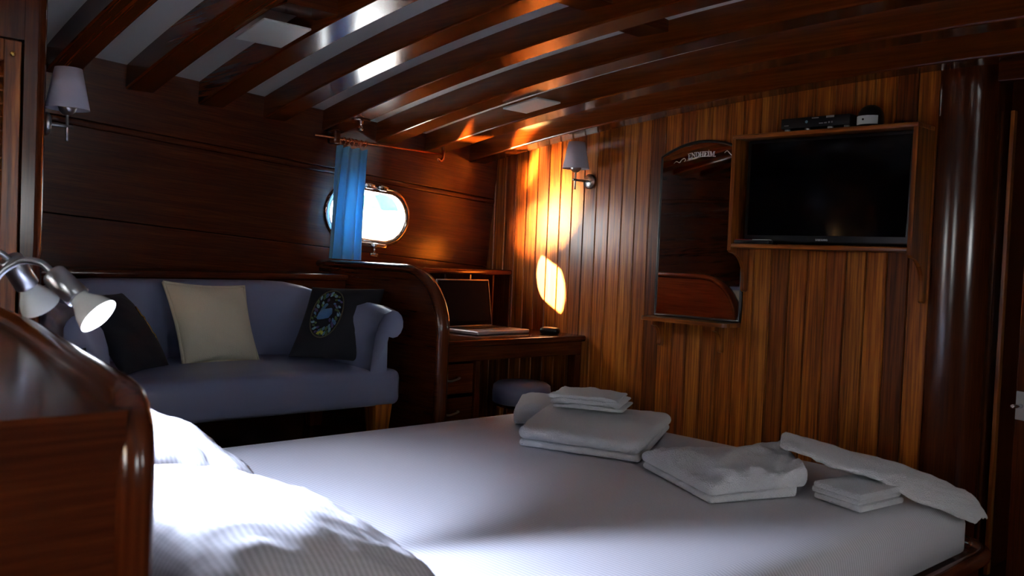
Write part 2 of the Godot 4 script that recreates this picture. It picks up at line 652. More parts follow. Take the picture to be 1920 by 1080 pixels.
func build_bulkhead() -> void:
	var w := struct("wall_bulkhead")
	var st := mb(1)
	box(st, Vector3(3.618, 0, -4.3), Vector3(3.72, 2.3, -1.46))
	obj("backing", st, M.mahogany, w)
	var pitch := 0.0855
	var g := 0.004
	for i in range(-15, 15):
		var z0 := -2.766 + pitch * i + 0.0008
		var z1 := z0 + pitch - 0.0016
		var poly := PackedVector2Array([Vector2(z0, 0), Vector2(z0, 0.012), Vector2(z0 + g, 0.018), Vector2(z1 - g, 0.018), Vector2(z1, 0.012), Vector2(z1, 0)])
		st = mb(1)
		# polygon: world z, distance into the cabin; pulled up
		extrude(st, poly, 2.3, Transform3D(Basis(Vector3(0, 0, 1), Vector3(-1, 0, 0), Vector3(0, 1, 0)), Vector3(3.618, 0, 0)))
		obj("plank", st, M.planks[(i * 7 + i / 3 + 40) % 6 if i % 4 else 4], w)
	# rounded end post of the bulkhead and the jamb behind it
	var t := struct("trim_2")
	st = mb(1)
	var poly2 := PackedVector2Array([Vector2(3.84, -1.49), Vector2(3.84, -1.31)])
	for k in 13:
		var a := PI / 2 + PI / 2 * k / 12.0
		poly2.append(Vector2(3.735 + 0.14 * cos(a), -1.45 + 0.14 * sin(a)))
	poly2.append(Vector2(3.595, -1.4835))
	poly2.append(Vector2(3.62, -1.4835))
	extrude(st, poly2, 2.3, Transform3D(Basis(Vector3(1, 0, 0), Vector3(0, 0, 1), Vector3(0, 1, 0)), Vector3.ZERO), true)
	obj("rounded_post", st, M.mahogany, t)
	# doorway beyond the post
	var d := struct("door_1")
	st = mb(1)
	box(st, Vector3(3.8, 0, -1.3), Vector3(3.83, 1.78, -1.285), 0.002)
	obj("door_edge", st, M.box_wood, d)
	st = mb(1)
	box(st, Vector3(3.84, 0, -1.4), Vector3(4.75, 2.3, -1.31))
	obj("jamb_wall", st, M.mahogany, d)
	st = mb(1)
	box(st, Vector3(4.7, 0, -1.31), Vector3(4.76, 2.3, 1.9))
	obj("door_panel", st, M.mahogany, d)
	st = mb(2)
	box(st, Vector3(3.62, 2.0, -1.31), Vector3(4.76, 2.06, 1.9))
	obj("passage_ceiling", st, M.mahogany, d)
	st = mb(2)
	box(st, Vector3(3.62, 1.86, -1.29), Vector3(3.68, 2.2, 1.9), 0.004)
	obj("lintel", st, M.mahogany, d)
	st = mb(1)
	box(st, Vector3(3.62, 0, -0.3), Vector3(3.7, 2.3, 1.9))
	obj("passage_wall", st, M.mahogany, d)
	# the open door leaf at the edge of the picture, with its lock plate
	var d2 := struct("door_2")
	d2.position = Vector3(3.2, 0, -1.03)
	d2.rotation.y = -0.3
	st = mb(1)
	box(st, Vector3(0, 0.02, 0), Vector3(0.04, 1.85, 0.7), 0.004)
	obj("door_leaf", st, M.mahogany, d2)
	st = mb(1)
	box(st, Vector3(-0.004, 0.7, 0.005), Vector3(0.0, 0.79, 0.04), 0.001)
	var lock := obj("lock_plate", st, M.silver, d2)
	st = mb(1)
	rod(st, Vector3(-0.004, 0.745, 0.025), Vector3(-0.05, 0.745, 0.025), 0.007)
	obj("latch_pin", st, M.chrome, lock)

# ------------------------------------------------------------------ ceiling and deck beams
func build_ceiling() -> void:
	var c := struct("ceiling")
	var st := mb(2)
	st.set_smooth_group(1)
	var nx := 22
	var nz := 44
	var X := func(i: int) -> float: return lerpf(-1.38, 3.9, float(i) / nx)
	var Z := func(j: int) -> float: return lerpf(-4.3, 2.0, float(j) / nz)
	for i in nx:
		for j in nz:
			for up: float in [0.098, 0.16]:
				var p := []
				for q in [[i, j], [i, j + 1], [i + 1, j + 1], [i + 1, j]]:
					var x: float = X.call(q[0])
					var z: float = Z.call(q[1])
					p.append(Vector3(x, beam_y(x, z) + up, z))
				if up < 0.1:
					quad(st, p[0], p[1], p[2], p[3])
				else:
					quad(st, p[0], p[3], p[2], p[1])
	obj("ceiling_panel", st, M.white_paint, c)
	# short carlins between the beams
	for q in [[4, -2.2], [5, -2.2], [2, -2.93], [3, -2.2], [0, -2.95]]:
		var x0: float = 3.385 - 0.315 * (8 - q[0]) + 0.118
		var z: float = q[1]
		st = mb(0)
		box(st, Vector3(x0, beam_y(x0 + 0.1, z) + (0.018 if z < -2.5 else 0.05), z - 0.07), Vector3(x0 + 0.199, beam_y(x0 + 0.1, z) + 0.099, z + 0.07))
		obj("carlin", st, M.mahogany, c)
	var where := ["beside the louvred wardrobe", "above the settee end by the wardrobe", "above the left part of the settee", "over the middle of the settee", "over the right cushion of the settee", "with the chrome catch above the curtain", "ending above the porthole", "ending where the copper rod hook hangs", "running along the plank bulkhead"]
	for i in 9:
		var x0 := 3.385 - 0.315 * (8 - i)
		var t := thing("deck_beam", "varnished mahogany deck beam " + where[i], "beam", Vector3.ZERO, "arched deck beams under the ceiling")
		st = mb(2)
		var prof := []
		var b := 0.007
		for v: Vector2 in [Vector2(0, 0.1), Vector2(0, b), Vector2(b * 0.3, b * 0.3), Vector2(b, 0), Vector2(0.12 - b, 0), Vector2(0.12 - b * 0.3, b * 0.3), Vector2(0.12, b), Vector2(0.12, 0.1)]:
			prof.append(v)
		var n := 48
		var rings := []
		for j in n + 1:
			var z := lerpf(-3.953, 1.85, float(j) / n)
			var ring := PackedVector3Array()
			for v: Vector2 in prof:
				ring.append(Vector3(x0 + v.x, beam_y(x0, z) + v.y, z - (HULL_TILT * 0.05 if j == 0 and v.y < 0.05 else 0.0)))
			rings.append(ring)
		for j in n:
			for k in prof.size():
				st.set_smooth_group(1 + k)
				var k2 := (k + 1) % prof.size()
				quad(st, rings[j][k], rings[j + 1][k], rings[j + 1][k2], rings[j][k2])
		st.set_smooth_group(-1)
		for k in range(1, prof.size() - 1):
			tri(st, rings[0][0], rings[0][k], rings[0][k + 1])
			tri(st, rings[n][0], rings[n][k + 1], rings[n][k])
		obj("beam", st, M.beam, t)
	# white cover plates screwed between the beams
	for q in [[0, -3.12, "beside the wardrobe top", 0.19], [2, -3.13, "above the settee", 0.19], [6, -3.03, "above the desk", 0.15]]:
		var x0: float = 3.385 - 0.315 * (8 - q[0]) + 0.125
		var z: float = q[1]
		var t := thing("cover_plate", "white cover plate between two deck beams " + q[2], "plate", Vector3.ZERO, "white plates between the beams")
		var y := beam_y(x0 + 0.1, z)
		var slope := atan((beam_y(x0, z + 0.1) - beam_y(x0, z - 0.1)) / 0.2)
		st = mb(1)
		soft(st, Vector3(x0 + q[3] / 2 - 0.006, y + 0.003, z), Vector3(q[3] / 2, 0.004, 0.11), 0.002, Vector3i(1, 1, 1), 2, null, Basis(Vector3(1, 0, 0), -slope))
		var pl := obj("plate", st, M.plate, t)
		for k in 2:
			st = mb(1)
			var zz := z + (0.09 if k else -0.095)
			rod(st, Vector3(x0 + 0.09, beam_y(x0, zz) - 0.004, zz), Vector3(x0 + 0.09, beam_y(x0, zz) + 0.004, zz), 0.006, -1.0, 10)
			obj("screw", st, M.black, pl)
	# chrome catch under the sixth beam
	var h := thing("hatch_catch", "chrome catch screwed under a deck beam above the curtain", "catch")
	var cx := 2.51
	var cz := -3.73
	var cy := beam_y(2.44, cz)
	st = mb(1)
	sweep_plate(st, Vector3(cx, cy - 0.006, cz), 0.052, 0.028, 0.007)
	obj("base_plate", st, M.chrome, h)
	st = mb(1)
	lathe(st, [Vector2(0, -0.045), Vector2(0.011, -0.045), Vector2(0.015, -0.036), Vector2(0.009, -0.028), Vector2(0.012, -0.004), Vector2(0.016, 0.0), Vector2(0, 0.0)], Transform3D(Basis(), Vector3(cx, cy - 0.005, cz)), 16)
	obj("knob", st, M.chrome, h)

func sweep_plate(st: SurfaceTool, c: Vector3, rx: float, rz: float, t: float) -> void:
	var poly := PackedVector2Array()
	for k in 24:
		poly.append(Vector2(rx * cos(TAU * k / 24), rz * sin(TAU * k / 24)))
	extrude(st, poly, t, Transform3D(Basis(Vector3(1, 0, 0), Vector3(0, 0, 1), Vector3(0, 1, 0)), c), true)

# ------------------------------------------------------------------ porthole and curtain
func build_porthole() -> void:
	var w := struct("window_1")
	w.transform = hull
	var st := mb(1)
	var path := stadium(0.11, 0.136, 24)
	sweep(st, path, true, [Vector2(-0.018, -0.05), Vector2(0.0, -0.05), Vector2(0.0, -0.002), Vector2(0.016, -0.002), Vector2(0.017, 0.006), Vector2(0.008, 0.014), Vector2(-0.006, 0.016), Vector2(-0.016, 0.01), Vector2(-0.018, 0.0)], Transform3D())
	obj("porthole_ring", st, M.chrome, w)
	st = mb(1)
	extrude(st, p2(stadium(0.11, 0.1185, 24)), 0.006, Transform3D(Basis(), Vector3(0, 0, -0.03)))
	obj("pane", st, M.glass, w)
	for hx: float in [-0.03, 0.055]:
		st = mb(1)
		soft(st, Vector3(hx, 0.146, 0.014), Vector3(0.022, 0.014, 0.012), 0.005)
		rod(st, Vector3(hx - 0.03, 0.152, 0.02), Vector3(hx + 0.03, 0.152, 0.02), 0.007)
		obj("hinge", st, M.chrome, w)
	st = mb(1)
	soft(st, Vector3(0.045, -0.151, 0.014), Vector3(0.085, 0.012, 0.01), 0.005)
	obj("clamp_bar", st, M.chrome, w)
	st = mb(1)
	soft(st, Vector3(0.05, -0.152, 0.03), Vector3(0.014, 0.014, 0.012), 0.006)
	rod(st, Vector3(0.05, -0.155, 0.03), Vector3(0.05, -0.19, 0.032), 0.007)
	soft(st, Vector3(0.05, -0.198, 0.032), Vector3(0.024, 0.009, 0.008), 0.005)
	obj("clamp_screw", st, M.chrome, w)

# a boat lying off, seen through the porthole
func build_outside() -> void:
	var t := thing("moored_boat", "white boat with turquoise cover seen outside through the porthole", "boat")
	var m := plain(Color8(16, 56, 66), 0.9)
	m.specular_mode = BaseMaterial3D.SPECULAR_DISABLED
	var c := Vector3(7.4, 1.765, -10.25)
	var turn := Basis(Vector3(0, 1, 0), -0.12)
	var st := mb(0)
	soft(st, c + turn * Vector3(0, -1.35, -0.1), Vector3(2.6, 1.28, 0.5), 0.2, Vector3i(8, 2, 1), 3, func(p: Vector3) -> Vector3: return Vector3(p.x, p.y, p.z * (1.0 - 0.3 * pow(p.x / 2.6, 2))), turn)
	obj("hull", st, plain(Color8(236, 236, 234), 0.5), t)
	for q in [[0.03, 0.0, 0.36, 0.1, -0.05], [0.02, 0.19, 0.16, 0.035, -0.06]]:
		st = mb(0)
		soft(st, c + turn * Vector3(q[0], q[1], 0), Vector3(q[2], q[3], 0.3), 0.02, Vector3i(8, 3, 1), 2, func(p: Vector3) -> Vector3: return Vector3(p.x - p.y * 0.7, p.y + 0.012 * sin(p.x * 24.0) - 0.1 * p.x * p.x, p.z), turn * Basis(Vector3(0, 0, 1), q[4]))
		obj("cover", st, m, t)
	for x: float in [-0.2, 0.2]:
		st = mb(1)
		rod(st, c + turn * Vector3(x, -0.12, -0.2), c + turn * Vector3(x, 0.16, -0.2), 0.015)
		obj("cover_support", st, M.steel, t)

func build_curtain() -> void:
	var r := thing("curtain_rod", "thin copper curtain rod with hooked end above the porthole", "curtain rod")
	var st := mb(0)
	var a := Vector3(2.353, 1.683, -3.88)
	var b := Vector3(3.134, 1.672, -3.88)
	rod(st, a, b, 0.006)
	obj("rod", st, M.copper, r)
	st = mb(0)
	tube(st, curve([b + Vector3(0.004, 0.045, -0.03), b + Vector3(0.006, 0.02, -0.004), b + Vector3(0.0, -0.02, 0.004), b + Vector3(-0.02, -0.035, 0.004), b + Vector3(-0.035, -0.022, 0.0)]), 0.009)
	obj("end_hook", st, M.copper, r)
	st = mb(0)
	soft(st, Vector3(2.475, 1.69, -3.905), Vector3(0.02, 0.035, 0.035), 0.014, Vector3i(1, 1, 1), 3)
	obj("bracket", st, M.mahogany, r)
	for k in 6:
		st = mb(0)
		var c := a.lerp(b, 0.21 + 0.031 * k) + Vector3(0, -0.008, 0)
		var pts := []
		for q in 17:
			var an := TAU * q / 16.0
			pts.append(c + Vector3(sin(k * 1.7) * 0.006 * cos(an), cos(an) * 0.017, sin(an) * 0.017))
		tube(st, pts, 0.0028, 6)
		obj("ring", st, M.copper, r)
	var t := thing("curtain", "short pleated blue curtain drawn half across the porthole", "curtain")
	st = mb(1)
	st.set_smooth_group(1)
	var nu := 48
	var nv := 14
	var F := func(i: int, j: int, off: float) -> Vector3:
		var u := float(i) / nu
		var v := float(j) / nv
		var x := lerpf(lerpf(2.467, 2.659, u), lerpf(2.429, 2.645, u), pow(v, 0.8))
		var amp := 0.01 + 0.014 * v
		var ph := u * 3.6 * TAU + 0.5 * sin(v * 2.0)
		var z := -3.862 + amp * sin(ph) + 0.007 * sin(u * 17.0 + v * 2.0) + off
		x += 0.006 * sin(ph * 0.5 + v)
		if u > 0.93:
			x -= 0.012 * sin(v * 3.0)
		var y := lerpf(1.645, 1.103, v) + 0.004 * sin(ph) * (1.0 - v) - 0.006 * u
		return Vector3(x, y, z)
	for i in nu:
		for j in nv:
			quad(st, F.call(i, j + 1, 0.0), F.call(i, j, 0.0), F.call(i + 1, j, 0.0), F.call(i + 1, j + 1, 0.0))
			quad(st, F.call(i, j, -0.003), F.call(i, j + 1, -0.003), F.call(i + 1, j + 1, -0.003), F.call(i + 1, j, -0.003))
	obj("cloth", st, M.curtain, t)

# ------------------------------------------------------------------ wardrobe
func build_wardrobe() -> void:
	var t := thing("wardrobe", "tall mahogany wardrobe with louvred door against the hull", "wardrobe")
	var st := mb(1)
	box(st, Vector3(0.1, 0, -3.9), Vector3(0.967, 1.8, -3.25))
	obj("carcass", st, M.mahogany, t)
	# rounded corner post
	st = mb(1)
	var poly := PackedVector2Array([Vector2(0.894, -3.25), Vector2(0.968, -3.25)])
	for k in 9:
		var a := PI / 2 * k / 8.0
		poly.append(Vector2(0.933 + 0.035 * cos(a), -3.235 + 0.035 * sin(a)))
	poly.append(Vector2(0.894, -3.2))
	extrude(st, poly, 1.975, Transform3D(Basis(Vector3(1, 0, 0), Vector3(0, 0, 1), Vector3(0, 1, 0)), Vector3.ZERO), false)
	obj("corner_post", st, M.mahogany, t)
	st = mb(1)
	box(st, Vector3(0.1, 1.76, -3.249), Vector3(0.8935, 1.975, -3.2), 0.001)
	obj("head_board", st, M.mahogany, t)
	st = mb(1)
	box(st, Vector3(0.838, 0.02, -3.249), Vector3(0.888, 1.755, -3.205), 0.003)
	box(st, Vector3(0.42, 0.02, -3.249), Vector3(0.47, 1.755, -3.205), 0.003)
	box(st, Vector3(0.47, 1.69, -3.249), Vector3(0.838, 1.755, -3.207), 0.002)
	box(st, Vector3(0.47, 0.02, -3.249), Vector3(0.838, 0.12, -3.207), 0.002)
	var d := obj("door", st, M.box_wood, t)
	for k in 37:
		st = mb(0)
		var y := 0.15 + 0.0418 * k
		soft(st, Vector3(0.654, y, -3.226), Vector3(0.186, 0.004, 0.024), 0.002, Vector3i(1, 1, 1), 1, null, Basis(Vector3(1, 0, 0), 0.8))
		obj("slat", st, M.box_wood, d)
	st = mb(1)
	lathe(st, [Vector2(0, 0.006), Vector2(0.005, 0.0055), Vector2(0.009, 0.002), Vector2(0.009, 0.0)], Transform3D(Basis(Vector3(1, 0, 0), Vector3(0, 0, 1), Vector3(0, -1, 0)), Vector3(0.862, 1.712, -3.205)), 14)
	obj("screw_cap", st, M.brass, d)

# ------------------------------------------------------------------ settee end panel and ledge
func outline(flat_from: float, flat_to: float, top: float, bend: Array, foot: float) -> Array:
	var out := [Vector2(flat_from, top)]
	out.append(Vector2(flat_to, top))
	for v in bend:
		out.append(v)
	out.append(Vector2(bend[-1].x, foot))
	return out

func build_partition_and_ledge() -> void:
	var t := thing("settee_end_panel", "dark mahogany end panel with rounded corner between settee and desk", "partition")
	var path := []
	path.append(Vector2(-3.985, 1.075))
	for k in 8:
		path.append(Vector2(lerpf(-3.9, -3.35, k / 7.0), 1.075))
	for k in 13:
		var a := PI / 2 - PI / 2 * k / 12.0
		path.append(Vector2(-3.285 + 0.26 * cos(a), 0.815 + 0.26 * sin(a)))
	for k in 6:
		path.append(Vector2(-3.025, lerpf(0.75, 0.0, k / 5.0)))
	var poly := p2(path)
	poly.append(Vector2(-3.985, 0.0))
	# local x -> world z, local y -> world y, local z -> world -x
	var st := mb(2)
	extrude(st, poly, 0.03, on_bulkhead(2.497, 0, 0))
	obj("panel", st, M.mahogany, t)
	st = mb(2)
	sweep(st, path, false, oval(0.02, 0.034, 14), on_bulkhead(2.482, 0, 0))
	obj("edge_trim", st, M.mahogany, t)

	var l := struct("trim_3")
	st = mb(0)
	box(st, Vector3(0.97, 0.9, -4.03), Vector3(2.464, 1.0, -3.74), 0.003)
	soft(st, Vector3(1.717, 1.016, -3.862), Vector3(0.747, 0.016, 0.155), 0.013, Vector3i(1, 1, 1), 3)
	obj("settee_ledge", st, M.mahogany, l)

# ------------------------------------------------------------------ settee
func build_sofa() -> void:
	var t := thing("settee", "small blue grey vinyl settee with scroll arms and wooden legs", "sofa")
	var st := mb(0)
	# seat and its deep front rail in one piece, crowned a little
	soft(st, Vector3(1.645, 0.6, -3.36), Vector3(0.655, 0.068, 0.31), 0.035, Vector3i(12, 1, 5), 3, func(p: Vector3) -> Vector3:
		if p.y > 0:
			p.y += 0.03 * (1.0 - pow(p.x / 0.66, 2)) * (1.0 - pow((p.z + 0.05) / 0.4, 2))
		else:
			p.y -= 0.01
		return p)
	obj("seat", st, M.vinyl, t)
	st = mb(0)
	soft(st, Vector3(1.645, 0.8, -3.65), Vector3(0.655, 0.2, 0.06), 0.05, Vector3i(14, 4, 1), 3, func(p: Vector3) -> Vector3:
		var e := clampf((absf(p.x) - 0.36) / 0.3, 0.0, 1.0)
		if p.y > 0:
			p.y -= e * e * 0.075
		p.z += 0.07 * e * e - 0.08 * (p.y + 0.2) * 0.35
		return p)
	obj("backrest", st, M.vinyl, t)
	for s: float in [-1.0, 1.0]:
		st = mb(2)
		var prof := [Vector2(-0.12, -0.02), Vector2(-0.11, 0.06), Vector2(-0.098, 0.13), Vector2(-0.08, 0.18), Vector2(-0.05, 0.217), Vector2(-0.012, 0.23)]
		for k in 9:
			var a := PI / 2 - PI * 1.15 * k / 8.0
			prof.append(Vector2(0.0 + 0.052 * cos(a), 0.178 + 0.052 * sin(a)))
		prof.append(Vector2(-0.03, 0.11))
		prof.append(Vector2(-0.028, -0.02))
		var poly := PackedVector2Array()
		for v: Vector2 in prof:
			poly.append(Vector2(s * v.x, v.y))
		var rings := []
		var nz := 8
		var cx := 1.645 + s * 0.615
		for j in nz + 1:
			var f := float(j) / nz
			var ring := PackedVector3Array()
			var inset := 0.012 if j == 0 or j == nz else 0.0
			for v in poly:
				var q := Vector2(lerpf(v.x, -0.05 * s, inset * 6.0), lerpf(v.y, 0.09, inset * 6.0))
				var up := 0.035 * (1.0 - f) * clampf(v.y / 0.2, 0, 1)
				ring.append(Vector3(cx + q.x, 0.655 + (q.y * 1.15 if q.y > 0.0 else q.y) + up, lerpf(-3.66, -3.075, f) + (0.01 if j == nz else 0.0)))
			rings.append(ring)
		st.set_smooth_group(1)
		for j in nz:
			for k in poly.size():
				var k2 := (k + 1) % poly.size()
				if s > 0:
					quad(st, rings[j][k], rings[j + 1][k], rings[j + 1][k2], rings[j][k2])
				else:
					quad(st, rings[j][k], rings[j][k2], rings[j + 1][k2], rings[j + 1][k])
		var tr := Geometry2D.triangulate_polygon(poly)
		for i in range(0, tr.size(), 3):
			var ids := [tr[i], tr[i + 1], tr[i + 2]]
			if (poly[ids[1]] - poly[ids[0]]).cross(poly[ids[2]] - poly[ids[0]]) < 0:
				ids = [ids[0], ids[2], ids[1]]
			tri(st, rings[nz][ids[0]], rings[nz][ids[2]], rings[nz][ids[1]])
			tri(st, rings[0][ids[0]], rings[0][ids[1]], rings[0][ids[2]])
		obj("arm", st, M.vinyl, t)
	for q in [[2.222, -3.105, 0], [1.07, -3.105, 0], [2.222, -3.6, 1], [1.07, -3.6, 1]]:
		st = mb(1)
		soft(st, Vector3(q[0], 0.448, q[1]), Vector3(0.036, 0.088, 0.034), 0.003, Vector3i(1, 1, 1), 1, func(p: Vector3) -> Vector3: return Vector3(p.x * (1.0 + p.y * 2.2), p.y, p.z * (1.0 + p.y * 2.2)))
		obj("leg", st, M.light_wood if q[2] == 0 else M.mahogany, t)
	# cushions
	cushion("cushion", "cream linen cushion with flanged edge in the middle of the settee", Vector3(1.49, 0.99, -3.5), Vector3(1.825, 0.975, -3.52), Vector3(1.82, 0.69, -3.37), Vector3(1.515, 0.69, -3.36), 0.065, M.cream, true)
	var c := cushion("cushion", "black cushion with an embroidered bird oval against the settee arm", Vector3(2.15, 0.978, -3.52), Vector3(2.345, 0.985, -3.26), Vector3(2.19, 0.69, -3.135), Vector3(1.94, 0.705, -3.34), 0.055, M.black_cloth, false)
	embroidery(c, Vector3(2.15, 0.978, -3.52), Vector3(2.345, 0.985, -3.26), Vector3(2.19, 0.69, -3.135), Vector3(1.94, 0.705, -3.34), 0.055)
	var c2 := cushion("cushion", "black cushion with gold thread edge tucked beside the reading lamp", Vector3(1.15, 0.95, -3.4), Vector3(1.335, 0.95, -3.52), Vector3(1.455, 0.69, -3.36), Vector3(1.235, 0.685, -3.2), 0.06, M.black_cloth, false)
	st = mb(1)
	var pts := []
	for k in 13:
		var f := k / 12.0
		pts.append(patch(Vector3(1.15, 0.95, -3.4), Vector3(1.335, 0.95, -3.52), Vector3(1.455, 0.69, -3.36), Vector3(1.235, 0.685, -3.2), lerpf(0.62, 0.78, f), lerpf(-0.45, 0.45, f) , 0.06, 1.0) + Vector3(0.002 * sin(k * 2.0), 0.002 * cos(k * 3.0), 0.002))
	tube(st, pts, 0.0035, 6)
	obj("gold_thread", st, M.brass, c2)

# point on a cushion: u to the right, v down, both -1..1; side 1 front, -1 back
func patch(tl: Vector3, tr: Vector3, br: Vector3, bl: Vector3, u: float, v: float, thick: float, side: float) -> Vector3:
	var uu := u * (1.0 - 0.07 * (1.0 - v * v) * absf(u))
	var vv := v * (1.0 - 0.07 * (1.0 - u * u) * absf(v))
	var p := tl.lerp(tr, uu * 0.5 + 0.5).lerp(bl.lerp(br, uu * 0.5 + 0.5), vv * 0.5 + 0.5)
	var n := (tr - tl).cross(tl - bl).normalized()
	var h := thick * pow(maxf((1.0 - u * u) * (1.0 - v * v), 0.0), 0.42)
	return p + n * h * side

func cushion(called: String, label: String, tl: Vector3, tr: Vector3, br: Vector3, bl: Vector3, thick: float, m: Material, flange: bool) -> Node3D:
	var t := thing(called, label, "cushion", Vector3.ZERO, "cushions on the settee")
	var st := mb(1)
	st.set_smooth_group(1)
	var n := 26
	var nz := FastNoiseLite.new()
	nz.seed = used[called] * 9
	nz.frequency = 4.0
	var g := [[], []]
	for s in 2:
		for i in n + 1:
			var row := PackedVector3Array()
			for j in n + 1:
				var u := sin((float(j) / n * 2.0 - 1.0) * PI / 2)
				var v := sin((float(i) / n * 2.0 - 1.0) * PI / 2)
				var p := patch(tl, tr, br, bl, u, v, thick, 1.0 if s == 0 else -1.0)
				var edge := (1.0 - pow(u, 6)) * (1.0 - pow(v, 6))
				p += (tr - tl).cross(tl - bl).normalized() * nz.get_noise_3d(p.x * 0.6, p.y * 0.9, p.z) * 0.016 * edge + (tr - tl).cross(tl - bl).normalized() * nz.get_noise_3d(p.x * 1.4 + 5.0, p.y * 3.2, p.z) * 0.006 * edge
				row.append(p)
			g[s].append(row)
	for i in n:
		for j in n:
			quad(st, g[0][i][j], g[0][i][j + 1], g[0][i + 1][j + 1], g[0][i + 1][j])
			quad(st, g[1][i][j], g[1][i + 1][j], g[1][i + 1][j + 1], g[1][i][j + 1])
	obj("cover", st, m, t)
	if flange:
		st = mb(1)
		var path := []
		for q in [[-1, -1, 1, -1], [1, -1, 1, 1], [1, 1, -1, 1], [-1, 1, -1, -1]]:
			for k in 10:
				var f := k / 10.0
				path.append(patch(tl, tr, br, bl, lerpf(q[0], q[2], f) * 1.03, lerpf(q[1], q[3], f) * 1.03, 0.0, 1.0))
		path.append(path[0])
		tube(st, path, 0.0065, 6)
		obj("flange", st, m, t)
	return t

# stitched oval: rim, a bird body and small leaves, flowers and a yellow blossom
func embroidery(c: Node3D, tl: Vector3, tr: Vector3, br: Vector3, bl: Vector3, th: float) -> void:
	var n := (tr - tl).cross(tl - bl).normalized()
	var P := func(a: float, b: float) -> Vector3:   # oval coordinates
		return patch(tl, tr, br, bl, -0.26 + a * 0.42, -0.06 + b * 0.7, th, 1.0) + n * 0.003
	var threads := {"rim": plain(Color8(86, 84, 60), 0.8), "blue": plain(Color8(70, 112, 158), 0.7), "pale": plain(Color8(110, 150, 170), 0.7), "green": plain(Color8(84, 110, 66), 0.8), "yellow": plain(Color8(190, 190, 70), 0.7), "violet": plain(Color8(84, 72, 120), 0.8)}
	var oval_part := Node3D.new()
	oval_part.name = "embroidered_oval"
	c.add_child(oval_part)
	var st := mb(1)
	var pts := []
	for k in 41:
		pts.append(P.call(cos(TAU * k / 40), sin(TAU * k / 40)))
	tube(st, pts, 0.0025, 5)
	obj("rim_stitching", st, threads.rim, oval_part)
	# bird body with a raised neck
	st = mb(1)
	tube(st, [P.call(-0.5, 0.28), P.call(-0.25, 0.18), P.call(0.0, 0.1), P.call(0.2, 0.0), P.call(0.28, -0.12)], [0.004, 0.018, 0.024, 0.016, 0.004], 8)
	tube(st, [P.call(-0.35, 0.1), P.call(-0.3, -0.1), P.call(-0.15, -0.28), P.call(-0.05, -0.32)], [0.007, 0.006, 0.006, 0.004], 7)
	obj("bird_stitching", st, threads.blue, oval_part)
	var r := RandomNumberGenerator.new()
	r.seed = 4
	var names := ["pale", "green", "blue", "violet", "pale", "green"]
	for k in 64:
		var a := TAU * k / 30.0 + 0.07 * r.randf()
		var d := 0.4 + 0.44 * r.randf() if k > 30 else 0.66 + 0.18 * r.randf()
		if k > 30 and sin(a) > -0.3 and cos(a) < 0.4:
			d = maxf(d, 0.62)
		st = mb(1)
		tube(st, [P.call(cos(a) * d, sin(a) * d), P.call(cos(a + 0.1) * (d + 0.07), sin(a + 0.1) * (d + 0.07)), P.call(cos(a + 0.16) * (d + 0.13), sin(a + 0.16) * (d + 0.13))], [0.002, 0.0055, 0.002], 5)
		obj("leaf_stitching", st, threads[names[k % 6]], oval_part)
	st = mb(1)
	for k in 7:
		var a := PI * k / 6.0
		tube(st, [P.call(-0.05, 0.86), P.call(-0.05 + 0.13 * cos(a), 0.86 - 0.07 * sin(a)), P.call(-0.05 + 0.24 * cos(a), 0.86 - 0.12 * sin(a))], [0.003, 0.005, 0.002], 5)
	obj("blossom_stitching", st, threads.yellow, oval_part)

